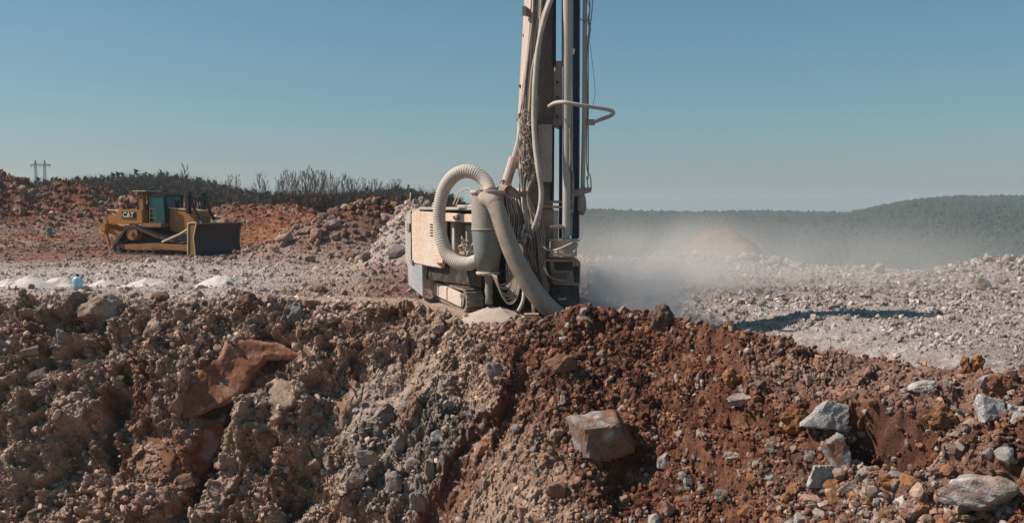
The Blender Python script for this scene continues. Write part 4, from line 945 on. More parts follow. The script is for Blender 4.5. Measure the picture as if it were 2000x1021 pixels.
# hose bundle up the back of the mast
mb = MB(); mb.tube([P(1100, -70, 25.9), P(1084, -20, 25.8), P(1066, 28, 25.7), P(1054, 78, 25.7), P(1048, 120, 25.7), P(1044, 180, 25.7), P(1043, 240, 25.7), P(1046, 290, 25.6), P(1052, 335, 25.5), P(1057, 370, 25.5), P(1056, 400, 25.5), P(1048, 432, 25.6), P(1040, 452, 25.8)], .072, 10); mb.build('pale_hose', M_hoseb, mast, smooth=True)
mb = MB(); mb.tube([P(1092, -70, 25.95), P(1070, 5, 25.8), P(1058, 40, 25.75), P(1051, 90, 25.75), P(1040, 140, 25.8), P(1034, 220, 25.9), P(1026, 300, 26), P(1020, 350, 26.1)], .05, 8); mb.build('pale_hose', M_hose, mast, smooth=True)
r3 = random.Random(11)
for k in range(38):
    f = (k*.618) % 1; xt = 1040+f*22+r3.uniform(-2, 2); xm = 1022+f*30+r3.uniform(-3, 3); xb = 1016+f*32+r3.uniform(-4, 4)
    dy = r3.uniform(0, 20); Yk = 26.15+r3.uniform(-.15, .1)-.1*f
    pts = [(xt, -80, Yk), (xt-3, 20, Yk), (lerp(xt, xm, .5)+r3.uniform(-2, 2), 90, Yk), (xm, 170+dy, Yk), (xm-4+r3.uniform(-6, 4), 235, Yk-.05), (xm-6+r3.uniform(-8, 8), 285, Yk-.1), (xb+r3.uniform(-5, 5), 330, Yk-.05), (1018+f*14, 375, Yk-.1), (1022+f*20+r3.uniform(-4, 4), 410+dy*.3, Yk-.15), (1034+f*14+r3.uniform(-8, 8), 440+dy*.4, Yk-.2), (1030+r3.uniform(-8, 16), 470+dy, Yk-.1), (1036+r3.uniform(-8, 14), 530, Yk)]
    if k % 4 == 1: pts = pts[3:]
    if k % 5 == 2: pts = pts[:9]
    mb = MB(); mb.tube([P(*q) for q in pts], r3.choice([.018, .022, .028]), 6); mb.build('hydraulic_hose', M_pipe if k % 3 else M_hoseb, mast, smooth=True)
for k in range(30):   # loose loops
    x0, y0 = 1018+r3.uniform(0, 26), 215+r3.uniform(0, 110); rr = r3.uniform(4, 10)
    mb = MB(); mb.tube([P(x0+rr*r3.uniform(.5, 1), y0-rr, 25.9), P(x0-rr*.6, y0-rr*.2, 25.75), P(x0-rr*.4, y0+rr*1.4, 25.7), P(x0+rr*.5, y0+rr*2.4, 25.8), P(x0-2, y0+rr*3.8, 25.95)], .014, 6); mb.build('thin_cable', M_hoseb if k % 2 else M_pipe, mast, smooth=True)
for k in range(14):   # the knot of fittings
    x0, y0 = 1016+r3.uniform(0, 14), 444+r3.uniform(0, 24)
    mb = MB(); mb.tube([P(x0, y0, 25.6), P(x0+r3.uniform(-6, 10), y0+r3.uniform(-6, 8), 25.45), P(x0+r3.uniform(-4, 12), y0+r3.uniform(4, 14), 25.5), P(x0+r3.uniform(-2, 10), y0+r3.uniform(6, 20), 25.65)], .022, 6); mb.build('hose_fitting', M_rust if k % 2 else M_hoseb, mast, smooth=True)
for k in range(5):
    mb = MB(); dx = k*7; mb.tube([P(1042+dx*.6, 430, 25.8), P(1050+dx*.5, 470, 25.7), P(1054+dx*.3, 520, 25.7), P(1062+dx*.3, 560, 25.7), P(1064+dx*.2, 600, 25.8)], .02, 6); mb.build('hydraulic_hose', M_hose, mast, smooth=True)
for k, pts in enumerate([[(1148, -60), (1152, 10), (1150, 40), (1153, 60), (1146, 110), (1147, 200), (1146, 320), (1153, 345), (1155, 370)], [(1160, -60), (1157, 10), (1153, 50), (1149, 90), (1149, 330), (1146, 345), (1150, 372)], [(1146, 0), (1152, 18), (1148, 38), (1152, 62)], [(1147, 70), (1146, 150), (1148, 205)], [(1132, 36), (1139, 41), (1148, 40), (1154, 38)]]):
    mb = MB(); mb.tube([P(a, b, 26-.03*k) for a, b in pts], .018 if k < 2 else .014, 6); mb.build('cable', M_pipe, mast, smooth=True)
mb = MB(); mb.tube([P(1150, 70, 26), P(1158, 130, 26), P(1162, 180, 26), P(1158, 205, 26)], .007, 5); mb.build('cable', M_pipe, mast)
cl = slab('clamp_arm', [(1020, 14, 26.2), (1026, 12, 26.1), (1060, 34, 25.9), (1062, 38, 25.9), (1050, 36, 26), (1026, 30, 26.1), (1021, 30, 26.2)], 26.1, .15, M_rust)
mb = MB(); mb.box(P(1024, 22, 26.05), (.13, .2, .25)); mb.build('clamp_block', M_rod, cl, bevel=.02)
slab('clamp_band', [(1012, 222), (1026, 218), (1046, 228), (1044, 236), (1024, 232), (1012, 232)], 25.95, .2, M_feed)
slab('clamp_band', [(1014, 374), (1032, 372), (1032, 379), (1014, 381)], 25.8, .3, M_rust)
for py in (70, 168, 234, 320):
    mb = MB(); x_ = np.interp(py, [0, 235], [1028, 1011]); mb.tube([P(x_, py, 26.7), P(x_-2, py, 26.7)], .05, 8, smooth=False); mb.build('bolt', M_dark, mast)
# cyclone
cy = empty('dust_cyclone', Vector(P(953, 545, 26.2))-rig.location); cy.parent = rig
def lathe_px(name, px, prof, Y, mat, parent, n=28, smooth=True, skew=0):
    mb = MB(); vs = []; m = len(prof)
    for w, y in prof:
        c = P(px+skew*(y-450), y, Y)
        for k in range(n):
            th = 2*math.pi*k/n; vs.append(c+Vector((math.cos(th), math.sin(th), 0))*(w/2*Y/F))
    fs = [(i*n+k, i*n+(k+1) % n, (i+1)*n+(k+1) % n, (i+1)*n+k) for i in range(m-1) for k in range(n)]+[tuple(range(n)), tuple((m-1)*n+k for k in range(n))]
    mb.add(vs, fs); return mb.build(name, mat, parent, smooth=smooth)
lathe_px('drum', 953, [(64, 376), (64, 376.1), (64, 448), (64, 448.1)], 26.2, paint('cyclone_upper', (.24, .225, .20), (.40, .33, .28), .58, scale=2, streak=True), cy)
lathe_px('drum_lid', 953, [(69, 372), (70, 374), (69, 379), (64, 380)], 26.2, M_strip, cy)
lathe_px('cone', 953, [(64.5, 448), (64, 452), (56, 490), (42, 531)], 26.2, M_cyc, cy)
lathe_px('seam_band', 953, [(65.5, 446), (66.5, 447), (66.5, 449), (65, 450.5)], 26.2, M_cyc, cy)
lathe_px('outlet_flange', 953, [(45, 530), (47, 531), (47, 535), (42, 537)], 26.2, M_strip, cy)
lathe_px('outlet_sock', 955, [(20, 536), (17, 545), (14, 558), (17, 568), (13, 580), (16, 594)], 26.2, paint('grey_plastic_sock', (.20, .20, .19), (.36, .31, .27), .5, scale=5), cy)
for pxx, py in ((936, 384), (938, 537), (960, 503)):
    mb = MB(); mb.box(P(pxx, py, 25.72 if py < 500 else 25.85), (.07, .07, .06)); mb.build('clip', M_rust, cy, bevel=.008)
# suction hoses
pts = [(958, 374, 26.3, 12), (953, 362, 26.45, 13), (943, 348, 26.6, 13), (925, 337, 26.7, 13.5), (905, 335, 26.8, 13.5), (885, 345, 26.9, 13.5), (868, 368, 27, 13), (859, 400, 27, 12.5), (858, 435, 27, 12.5), (863, 468, 26.9, 13), (874, 496, 26.8, 13.5), (892, 511, 26.6, 14), (914, 515, 26.4, 13.5), (934, 508, 26.25, 13)]
mb = MB(); mb.tube([P(a, b, c) for a, b, c, d in pts], [d*26.6/F for *_, d in pts], 20, step=.032, corr=.03); mb.build('corrugated_hose', M_hoseb, rig, smooth=False)
pts = [(944, 384, 25.72, 12), (949, 391, 25.55, 14), (962, 396, 25.4, 16), (972, 412, 25.3, 17), (981, 440, 25.2, 17), (990, 465, 25.15, 17.5), (1002, 495, 25.1, 18), (1017, 525, 25.1, 18.5), (1035, 556, 25.1, 19), (1056, 585, 25.1, 19), (1080, 608, 25.1, 18), (1100, 622, 25.2, 17)]
mb = MB(); mb.tube([P(a, b, c) for a, b, c, d in pts], [d*25.2/F for *_, d in pts], 20, step=.075, corr=.010); sh = mb.build('suction_hose', M_hose, rig, smooth=True)
for (x0, y0, x1, y1, rr_) in ((983, 446, 985, 451, .248), (1030, 548, 1033, 553, .268), (962, 395, 966, 399, .235)):
    mb = MB(); mb.tube([P(x0, y0, 25.2 if y0 > 400 else 25.4), P(x1, y1, 25.2 if y0 > 400 else 25.38)], rr_, 20, smooth=False); mb.build('hose_clamp', M_rust, sh)
for x_, y_ in ((984, 449), (1028, 545), (973, 414)):
    pass
# hanging thin hoses below the cyclone
for k in range(12):
    f = k/11; x0 = 962+f*10; x1 = 1000+f*22; low = 556+f*40+r3.uniform(-3, 3); Yk = 25.9-.03*k
    mb = MB(); mb.tube([P(x0-2, 535+f*4, Yk), P(x0+6, lerp(535, low, .6), Yk), P(lerp(x0, x1, .45), low, Yk-.05), P(lerp(x0, x1, .8), lerp(530, low, .7), Yk), P(x1, 505, Yk+.05), P(x1-4, 470, Yk+.1)], .022, 6); mb.build('hanging_hose', M_pipe if k % 3 else M_hose, rig, smooth=True)
mb = MB(); mb.tube([P(1018, 520, 25.5), P(1023, 550, 25.5), P(1022, 585, 25.4), P(1012, 608, 25.4)], .05, 8); mb.build('hanging_hose', M_hoseb, rig, smooth=True)
for k in range(3):
    mb = MB(); mb.tube([P(1000-4*k, 470, 26), P(991+2*k, 500, 26), P(990+5*k, 540, 26), P(996+3*k, 585, 25.9)], .03, 7); mb.build('hanging_hose', M_hoseb if k else M_pipe, rig, smooth=True)
mb = MB(); mb.tube([P(928, 378, 25.7), P(935, 372, 25.7), P(975, 374, 25.9), P(1000, 395, 26), P(1010, 420, 26)], .02, 6); mb.build('cable', M_pipe, rig, smooth=True)
for k in range(7):
    mb = MB(); x_ = 985+k*4.5; mb.tube([P(x_, 378+k*2, 26.1), P(x_+r3.uniform(-5, 5), 402, 26), P(x_+6, 425, 26), P(x_+4, 455+3*k, 26), P(x_+14, 480, 26)], .018, 6); mb.build('cable', M_hoseb if k % 2 else M_pipe, rig, smooth=True)
# jack foot
ft = MB(); a = P(1040, 572, 25.4); b = P(1042, 612, 25.4); ft.tube([a, b], .055, 10, smooth=False); fo = ft.build('jack_leg', paint('pale_jack', (.62, .56, .50), (.6, .5, .43), .5), rig)
mb = MB(); c = P(1038, 622, 25.2); mb.box(c, (.55, .5, .12)); mb.box(c+Vector((0, 0, .1)), (.4, .35, .08)); mb.tube([c+Vector((-.25, -.3, -.15)), c+Vector((-.22, -.32, .06)), c+Vector((.12, -.34, .08)), c+Vector((.25, -.3, .02))], .02, 6); mb.build('foot_plate', M_rust, fo, bevel=.02)
gp = P(970, 624, 26.0)
cone(972, 600, 108, 42, 'large heap of fine drill dust under the cyclone of the rig', 9, None, at=(P(976, 628, 25.7).x, 25.7, P(976, 628, 25.7).z), mat=paint('brown_drill_dust', (.34, .27, .22), (.42, .345, .29), .5, rough=.95))

# ------------------------------------------------------------------ bulldozer
YAW = R(18); dc = Vector((-22.2, 58.7, 0)); dh = Vector((math.cos(YAW), -math.sin(YAW), 0)); dl_ = Vector((math.sin(YAW), math.cos(YAW), 0))
dc.z = float(np.median(zground([dc.x-1, dc.x, dc.x+1], [dc.y, dc.y, dc.y])))-.05
dc.z = max(min(dc.z, .15), -.15)
def D(x, y, z): return dc+dh*x+dl_*y+Vector((0, 0, z))
dz = empty('bulldozer', dc); tag(dz, 'yellow bulldozer with raised dark blade parked on the bench below the wooded rise', 'bulldozer')
YD = (.24, .135, .075)
M_yel = paint('dusty_yellow', (.50, .19, .022), YD, .44, scale=1.3, streak=True, rough=.5)
M_yeld = paint('dustier_yellow', (.38, .17, .04), YD, .55, scale=1.5)
M_yeli = paint('light_trim', (.62, .50, .34), YD, .2)
M_dzb = paint('dozer_black', (.014, .014, .016), (.10, .08, .065), .25, scale=3)
M_steel = paint('worn_blade', (.045, .042, .055), (.085, .068, .065), .35, scale=1.2, rough=.5, metal=.2)
M_dtrk = paint('dozer_track', (.055, .043, .036), (.16, .11, .08), .42, scale=3)
M_gls, n_, b_ = new_mat('teal_glass'); b_.inputs['Base Color'].default_value = (.012, .075, .085, 1); b_.inputs['Roughness'].default_value = .25
def dbox(mb, x0, x1, y0, y1, z0, z1): return mb.hexa([D(x0, y0, z0), D(x1, y0, z0), D(x1, y1, z0), D(x0, y1, z0), D(x0, y0, z1), D(x1, y0, z1), D(x1, y1, z1), D(x0, y1, z1)])
def dpr(mb, poly, y0, y1): return mb.prism(poly, y0, y1, lambda a, b, d: D(a, d, b))
def dob(name, mat, fn, parent=dz, bevel=.02, **kw): mb = MB(); fn(mb); return mb.build(name, mat, parent, bevel=bevel, **kw)
TR = [(-2.15, .02), (-2.5, .16), (-2.62, .42), (-2.55, .70), (-2.3, .92), (-1.55, 1.75), (-1.2, 1.92), (-.85, 1.88), (-.5, 1.7), (.8, 1.25), (2.2, .92), (2.55, .80), (2.75, .5), (2.66, .18), (2.35, .02)]
for y0, y1 in ((-1.62, -1.0), (1.0, 1.62)):
    mb = MB(); Nn = len(TR); cxm, czm = .0, .75
    inn = []
    for i, (a, b) in enumerate(TR):
        p0 = TR[i-1]; p1 = TR[(i+1) % Nn]; tx, tz = p1[0]-p0[0], p1[1]-p0[1]; q = math.hypot(tx, tz); inn.append((a+tz/q*.14, b-tx/q*.14))
    for i in range(Nn):
        j = (i+1) % Nn; dpr(mb, [TR[i], TR[j], inn[j], inn[i]], y0, y1)
    tr = mb.build('track', M_dtrk, dz)
    mb = MB()
    for i in range(Nn):
        a, b = TR[i], TR[(i+1) % Nn]; dlen = math.hypot(b[0]-a[0], b[1]-a[1]); kk = max(1, int(dlen/.2))
        for j in range(kk):
            f = j/kk; qx, qz = a[0]+(b[0]-a[0])*f, a[1]+(b[1]-a[1])*f; tx, tz = (b[0]-a[0])/dlen, (b[1]-a[1])/dlen; nx, nz = -tz, tx
            dpr(mb, [(qx, qz), (qx+nx*.07, qz+nz*.07), (qx+nx*.07+tx*.04, qz+nz*.07+tz*.04), (qx+tx*.04, qz+tz*.04)], y0-.01, y1+.01)
    mb.build('track_shoes', M_dtrk, tr)
    def wheel(name, x, z, r_, mat):
        mb = MB(); dpr(mb, [(x+r_*math.cos(q*math.pi/12), z+r_*math.sin(q*math.pi/12)) for q in range(24)], y0+.06, y1-.06); w_ = mb.build(name, mat, tr, bevel=.02)
        mb = MB(); dpr(mb, [(x+r_*.35*math.cos(q*math.pi/6), z+r_*.35*math.sin(q*math.pi/6)) for q in range(12)], y0-.04, y1+.04); mb.build('hub', mat, w_ if False else tr, bevel=.01)
    wheel('sprocket', -1.12, 1.36, .43, M_yeld); wheel('idler', -2.1, .47, .33, M_dtrk); wheel('idler', 2.25, .47, .33, M_dtrk)
    for xk in (-1.35, -.75, -.15, .45, 1.05, 1.6): wheel('roller', xk, .27, .15, M_dtrk)
    mb = MB(); dpr(mb, [(-1.9, .32), (-1.9, .68), (-.4, .74), (1.0, .78), (2.0, .68), (2.1, .32)], y0+.1, y1-.1); mb.build('track_frame', M_yeld, tr, bevel=.03)
dob('chassis', M_dzb, lambda m: (dbox(m, -2.3, 2.7, -.95, .95, .55, 1.35), dbox(m, -1.9, 1.0, -.9, .9, 1.3, 1.9)))
tank = dob('fuel_tank', M_yel, lambda m: dpr(m, [(-2.55, 1.85), (-2.55, 2.55), (-2.2, 2.85), (-.45, 2.85), (-.45, 1.95)], -1.35, 1.35), bevel=.05)
dob('trim_strip', M_yeli, lambda m: dbox(m, -2.3, -.45, -1.37, -1.33, 1.86, 1.92), tank, 0)
plate = dob('logo_plate', M_dzb, lambda m: dbox(m, -2.0, -.98, -1.385, -1.345, 2.32, 2.72), tank, 0)
tcv = bpy.data.curves.new('lettering', 'FONT'); tcv.body = 'CAT'; tcv.size = .44; tcv.extrude = .012; tcv.offset = .012; tcv.align_x = 'CENTER'
to = bpy.data.objects.new('lettering_tmp', tcv); COL.objects.link(to); bpy.context.view_layer.update()
tme = bpy.data.meshes.new_from_object(to); bpy.data.objects.remove(to)
Mx = Matrix(((dh.x, 0, -dl_.x), (dh.y, 0, -dl_.y), (0, 1, 0))).to_4x4()
tme.transform(Matrix.Translation(D(-1.49, -1.40, 2.37)-dz.location) @ Mx)
tme.materials.clear(); tme.materials.append(paint('white_letters', (.62, .6, .55), YD, .15)); lo_ = bpy.data.objects.new('lettering', tme); COL.objects.link(lo_); lo_.parent = tank
lo_.parent = tank
tri = dob('logo_triangle', paint('logo_yellow', (.8, .45, .02), YD, .1), lambda m: dpr(m, [(-1.56, 2.36), (-1.42, 2.36), (-1.49, 2.46)], -1.412, -1.402), tank, 0)
dob('fender', M_yeld, lambda m: (dpr(m, [(-.45, 1.75), (-.45, 2.0), (1.0, 2.0), (1.0, 1.75)], -1.45, 1.45)))
cab = dob('cab', M_dzb, lambda m: (dbox(m, -.5, .92, -.85, .85, 1.95, 2.45), dpr(m, [(-.5, 3.70), (-.45, 3.82), (.85, 3.80), (.98, 3.66)], -.9, .9), *[dbox(m, a, a+.09, b, b+.09, 2.4, 3.72) for a in (-.48, .18, .82) for b in (-.85, .76)]))
dob('window', M_gls, lambda m: dbox(m, -.40, .84, -.82, .82, 2.42, 3.70), cab, .0)
dob('door', M_gls, lambda m: dpr(m, [(.0, 1.75), (.0, 3.6), (.85, 3.6), (.95, 1.75)], -1.0, -.93), cab, .01)
mb = MB(); mb.tube([D(.05, -1.35, 1.9), D(.05, -1.25, 3.0), D(.05, -1.0, 3.05)], .022, 6, smooth=False); mb.tube([D(.5, -1.35, 1.9), D(.5, -1.25, 3.0)], .022, 6, smooth=False)
for q in range(4): mb.tube([D(.05, -1.33, 2.05+q*.28), D(.5, -1.33, 2.05+q*.28)], .018, 6, smooth=False)
mb.build('ladder', M_yeld, dz)
rp = dob('roll_bar', M_yeld, lambda m: (dbox(m, -.98, -.66, -1.0, -.72, 2.85, 3.95), dbox(m, -.98, -.66, .72, 1.0, 2.85, 3.95), dbox(m, -.98, -.66, -1.0, 1.0, 3.75, 3.97)), bevel=.02)
dob('cap_plate', M_yeli, lambda m: (dbox(m, -1.35, -.35, -1.15, .2, 3.97, 4.03)), rp, .01)
for yy in (-.95, -.35): dob('work_lamp', M_yeli, lambda m: dbox(m, -1.3, -1.12, yy, yy+.2, 3.78, 3.95), rp, .02)
dob('seat_block', M_dzb, lambda m: (dbox(m, -1.35, -.95, -.8, .8, 2.85, 3.1), dbox(m, -1.7, -1.4, -.2, .5, 2.85, 3.2)))
hood = dob('hood', M_yel, lambda m: dpr(m, [(.95, 1.55), (.95, 2.92), (3.0, 2.72), (3.05, 1.3), (2.4, 1.2)], -.62, .62), bevel=.05)
dob('hood_top', M_yeli, lambda m: dpr(m, [(.95, 2.93), (.95, 3.0), (2.95, 2.80), (2.95, 2.73)], -.66, .66), hood, .01)
dob('grille', M_yel, lambda m: (dpr(m, [(3.04, 1.35), (3.02, 2.6), (3.12, 2.55), (3.14, 1.4)], -.6, .6)), hood, .03)
mb = MB()
for q in range(7): dbox(mb, 3.10, 3.16, -.5, .5, 1.5+q*.14, 1.54+q*.14)
mb.build('grille_bars', M_dzb, hood)
ex = dob('exhaust_stack', M_dzb, lambda m: (m.tube([D(1.75, .1, 2.85), D(1.75, .1, 3.55), D(1.65, .1, 3.66)], .09, 10, smooth=False), m.tube([D(1.3, -.25, 2.9), D(1.3, -.25, 3.3)], .12, 10, smooth=False), m.tube([D(1.3, -.25, 3.3), D(1.3, -.25, 3.4)], .19, 12, smooth=False)), bevel=0)
mb = MB()
for yy in (-.72, .72):
    mb2 = MB(); mb2.tube([D(2.5, yy, 3.75), D(2.9, yy, 2.9), D(3.3, yy, 2.2)], .10, 10, smooth=False); lc = mb2.build('lift_cylinder', M_dzb, dz)
    mb2 = MB(); mb2.tube([D(3.3, yy, 2.2), D(3.75, yy, 1.2)], .05, 8, smooth=False); mb2.build('piston_rod', M_yeli, lc)
    mb2 = MB(); dbox(mb2, 2.35, 2.62, yy-.14, yy+.14, 2.6, 3.95); mb2.build('bracket', M_dzb, lc, bevel=.03)
r4 = random.Random(4)
for q in range(6):
    mb = MB(); y_ = r4.uniform(-.8, .8); mb.tube([D(2.4, y_, 2.8), D(2.5, y_-.1, 3.5+r4.uniform(0, .5)), D(2.9, y_, 3.5), D(3.1, y_, 2.9)], .035, 6); mb.build('hydraulic_hose', M_dzb, dz, smooth=True)
for yy in (-1.85, 1.72):
    dob('push_arm', M_yeld, lambda m: dpr(m, [(.3, .45), (.3, .78), (3.7, .70), (3.7, .30)], yy, yy+.2), bevel=.03)
    mb = MB(); mb.tube([D(1.3, yy+.1, .85), D(2.6, yy+.1, 1.35), D(3.7, yy+.1, 1.9)], .075, 8, smooth=False); mb.build('tilt_brace', M_yeli, dz)
BP = [(3.86, .12), (4.05, .05), (3.92, .5), (3.86, 1.0), (3.95, 1.55), (4.15, 2.0), (4.06, 2.02), (3.80, 1.6), (3.70, 1.0), (3.74, .5)]
bl_ = dob('blade', M_steel, lambda m: dpr(m, BP, -2.3, 2.35), bevel=0)
for yy in (-2.36, 2.33): dob('end_plate', M_yeli if False else M_yeld, lambda m: dpr(m, [(3.62, .1), (3.66, 1.9), (3.85, 2.1), (4.28, 2.05), (4.05, 1.5), (4.0, .6), (4.2, .02)], yy, yy+.06), bl_, .01)
mb = MB(); mb.tube([D(3.62, -2.37, .12), D(3.68, -2.37, 2.05)], .045, 6, smooth=False); mb.tube([D(3.68, -2.37, 2.05), D(4.28, -2.37, 2.08)], .035, 6, smooth=False); mb.tube([D(4.28, -2.37, 2.08), D(4.05, -2.37, 1.2), D(4.15, -2.37, .1)], .035, 6, smooth=False); mb.build('end_rim', M_yeli, bl_)
dob('cutting_edge', M_dzb, lambda m: dpr(m, [(3.98, -.02), (4.14, -.06), (4.02, .3), (3.95, .3)], -2.3, 2.3), bl_, 0)
rpr = dob('ripper', M_yel, lambda m: (dpr(m, [(-2.5, 1.7), (-2.5, 2.5), (-2.8, 2.75), (-3.3, 2.6), (-3.75, 2.5), (-3.85, 1.9), (-3.5, 1.7), (-3.2, 1.95), (-2.9, 1.75)], -.55, -.3), dpr(m, [(-2.5, 1.7), (-2.5, 2.5), (-2.8, 2.75), (-3.3, 2.6), (-3.75, 2.5), (-3.85, 1.9), (-3.5, 1.7), (-3.2, 1.95), (-2.9, 1.75)], .3, .55), dbox(m, -3.85, -3.45, -1.2, 1.2, 1.45, 1.95)), bevel=.03)
dob('ripper_arm', M_yel, lambda m: dpr(m, [(-2.4, .95), (-2.4, 1.3), (-3.5, 1.75), (-3.7, 1.45)], -.9, -.65), rpr, .03)
for yy in (-1.0, .0, .85): dob('ripper_shank', M_yel, lambda m: dpr(m, [(-3.85, 2.2), (-3.5, 2.2), (-3.5, 1.1), (-3.3, .55), (-3.42, .45), (-3.75, 1.0)], yy, yy+.13), rpr, .01)
mb = MB(); mb.tube([D(-2.3, -.8, 2.72), D(-3.6, -.8, 2.82)], .045, 6, smooth=False); mb.tube([D(-2.4, -.6, 1.9), D(-3.4, -.6, 2.6)], .05, 6, smooth=False); mb.build('ripper_cylinder', M_yeli, rpr)

# ------------------------------------------------------------------ pylon
Yp = 400; pb = P(78, 322, Yp); base_z = pb.z-22
py_ = empty('electricity_pylon', (pb.x, Yp, base_z)); tag(py_, 'distant two legged electricity pylon with crossarm above the far left heap', 'pylon')
M_pyl = paint('galvanised_steel', (.16, .17, .18), (.2, .2, .2), .3)
k_ = Yp/F
for s_ in (-1, 1):
    mb = MB(); top = P(78+s_*9, 312, Yp); mid = P(78+s_*9, 322, Yp); bot = Vector((pb.x+s_*7*k_, Yp, base_z))
    for ox, oy in ((-.35, -.35), (.35, -.35), (.35, .35), (-.35, .35)):
        mb.tube([bot+Vector((ox*2, oy*2, 0)), mid+Vector((ox, oy, 0)), top], .11, 4, smooth=False)
    H_ = mid.z-bot.z
    for q in range(12):
        a = bot.lerp(mid, q/12); b = bot.lerp(mid, (q+1)/12); w0 = .7-.35*q/12; mb.tube([a+Vector((-w0, -.35, 0)), b+Vector((w0, -.35, 0))], .06, 4, smooth=False); mb.tube([a+Vector((w0, .35, 0)), b+Vector((-w0, .35, 0))], .06, 4, smooth=False)
    mb.build('leg', M_pyl, py_)
mb = MB(); l_ = P(58, 323, Yp); r_ = P(100, 323, Yp); mb.tube([l_, r_], .17, 4, smooth=False); mb.tube([P(58, 323, Yp), P(69, 319.5, Yp), P(87, 319.5, Yp), P(100, 323, Yp)], .12, 4, smooth=False)
for q in range(12): mb.tube([P(60+q*3.3, 323, Yp), P(62+q*3.3, 320, Yp)], .06, 4, smooth=False)
mb.build('crossarm', M_pyl, py_)
for px in (61, 78, 97):
    mb = MB(); mb.tube([P(px, 323, Yp), P(px, 329, Yp)], .10, 5, smooth=False); mb.build('insulator', M_pyl, py_)

# ------------------------------------------------------------------ trees
M_bark = paint('bare_bark', (.085, .065, .055), (.14, .12, .10), .4, scale=2)
def bare_tree(seed, H=7.0, spread=.30):
    r_ = random.Random(seed); tm = MB(); tw = MB()
    lean = Vector((r_.uniform(-.05, .05), r_.uniform(-.05, .05), 1)).normalized()
    pts = [Vector((0, 0, 0))]; 
    for i in range(1, 7): pts.append(lean*H*.92*i/6+Vector((r_.uniform(-.1, .1), r_.uniform(-.1, .1), 0)))
    tm.tube(pts, [.10, .085, .07, .055, .045, .035, .02], 6, smooth=False)
    def br(p, d, l, r, n):
        q = p+d*l*.5+Vector((r_.uniform(-.06, .06), r_.uniform(-.06, .06), .05*l)); e = q+(d+Vector((0, 0, .35))).normalized()*l*.5
        tw.tube([p, q, e], [r, r*.8, r*.45], 3, smooth=False, caps=False)
        if n > 0:
            for _ in range(3 if n > 1 else 4):
                f = r_.uniform(.3, 1); s = p.lerp(e, f); dd = (d+Vector((r_.uniform(-.7, .7), r_.uniform(-.7, .7), r_.uniform(.1, .7)))).normalized()
                br(s, dd, l*r_.uniform(.4, .6), r*.65, n-1)
    for i in range(17):
        f = .28+.70*i/17; p = lean*H*.92*f; a = r_.uniform(0, 6.28); up_ = .8+.9*f
        d = Vector((math.cos(a), math.sin(a), up_)).normalized(); br(p, d, H*spread*(1.15-f*.75), .032, 2)
    return tm, tw
TT_ = []
for i in range(6):
    tm, tw = bare_tree(20+i, 7.0, [.26, .32, .22, .36, .28, .20][i]); TT_.append((tm, tw))
tree_src = {}
def place_tree(k, loc, sc, rot, label, group):
    if k not in tree_src:
        root = empty('bare_tree', (0, 0, 0)); TT_[k][0].build('trunk', M_bark, root); TT_[k][1].build('crown', M_bark, root); tree_src[k] = root
    else:
        s0 = tree_src[k]; root = s0.copy(); COL.objects.link(root)
        for ch in s0.children:
            c_ = ch.copy(); COL.objects.link(c_); c_.parent = root
    root.location = loc; root.scale = (sc, sc, sc); root.rotation_euler = (0, 0, rot); tag(root, label, 'tree', group)
tl = [(357, 320, 'single bare tree rising alone above the wooded rise behind the bulldozer cab', 150), (448, 344, 'bare tree, left one of a pair right of the bulldozer', 140), (465, 338, 'bare tree, right one of a pair right of the bulldozer', 140), (503, 341, 'slender bare tree in the gap of the skyline, left one', 135), (517, 350, 'short bare tree in the gap of the skyline, right one', 135)]
tl += [(px, py, None, 118+((px*7) % 22)) for px, py in [(545, 345), (553, 338), (561, 334), (570, 340), (580, 338), (588, 332), (596, 329), (604, 326), (611, 333), (618, 330), (626, 338), (633, 333), (642, 334), (650, 345), (659, 348), (668, 346), (676, 343), (683, 347), (690, 346), (700, 348), (712, 350), (722, 352), (735, 351), (742, 353), (756, 352), (768, 350), (777, 352)]]
tl += [(825, 362, 'bare tree seen left of the loop of hose on the drill', 150), (842, 370, 'small bare tree just left of the hose loop, nearest to it', 150)]
for i, (px, py, lab, Yt) in enumerate(tl):
    top = P(px, py, Yt); gz = float(zground([top.x], [Yt])[0])-.1; h = max(top.z-gz, 2.0)
    place_tree(i % 6, (top.x, Yt, gz), h/7.0, i*1.7, lab or 'bare leafless tree in the thicket on the skyline behind the middle heap', 'bare trees of the thicket' if not lab else 'bare trees on the skyline')
# the wood on the rise and the thicket's undergrowth
def brush(seed, nt=10, nl=78):
    r_ = np.random.default_rng(seed); V = []; Fc = []
    def tri(a, b, c): n = len(V); V.extend([a, b, c]); Fc.append((n, n+1, n+2))
    for i in range(nt):
        a = r_.uniform(0, 6.28); b0 = np.array([math.cos(a)*.15, math.sin(a)*.15, 0]); t = np.array([math.cos(a)*r_.uniform(.1, .6), math.sin(a)*r_.uniform(.1, .6), r_.uniform(.6, 1.25)]); w = np.array([-math.sin(a), math.cos(a), 0])*.018
        tri(b0-w, b0+w, t)
    for i in range(nl):
        d = r_.normal(size=3); d /= np.linalg.norm(d); c = np.array([0, 0, .55])+d*np.array([.42, .42, .40])*r_.uniform(.5, 1); e = r_.normal(size=(2, 3))*.085
        tri(c, c+e[0], c+e[1])
    return np.array(V), np.array(Fc)
BR = [brush(i) for i in range(8)]
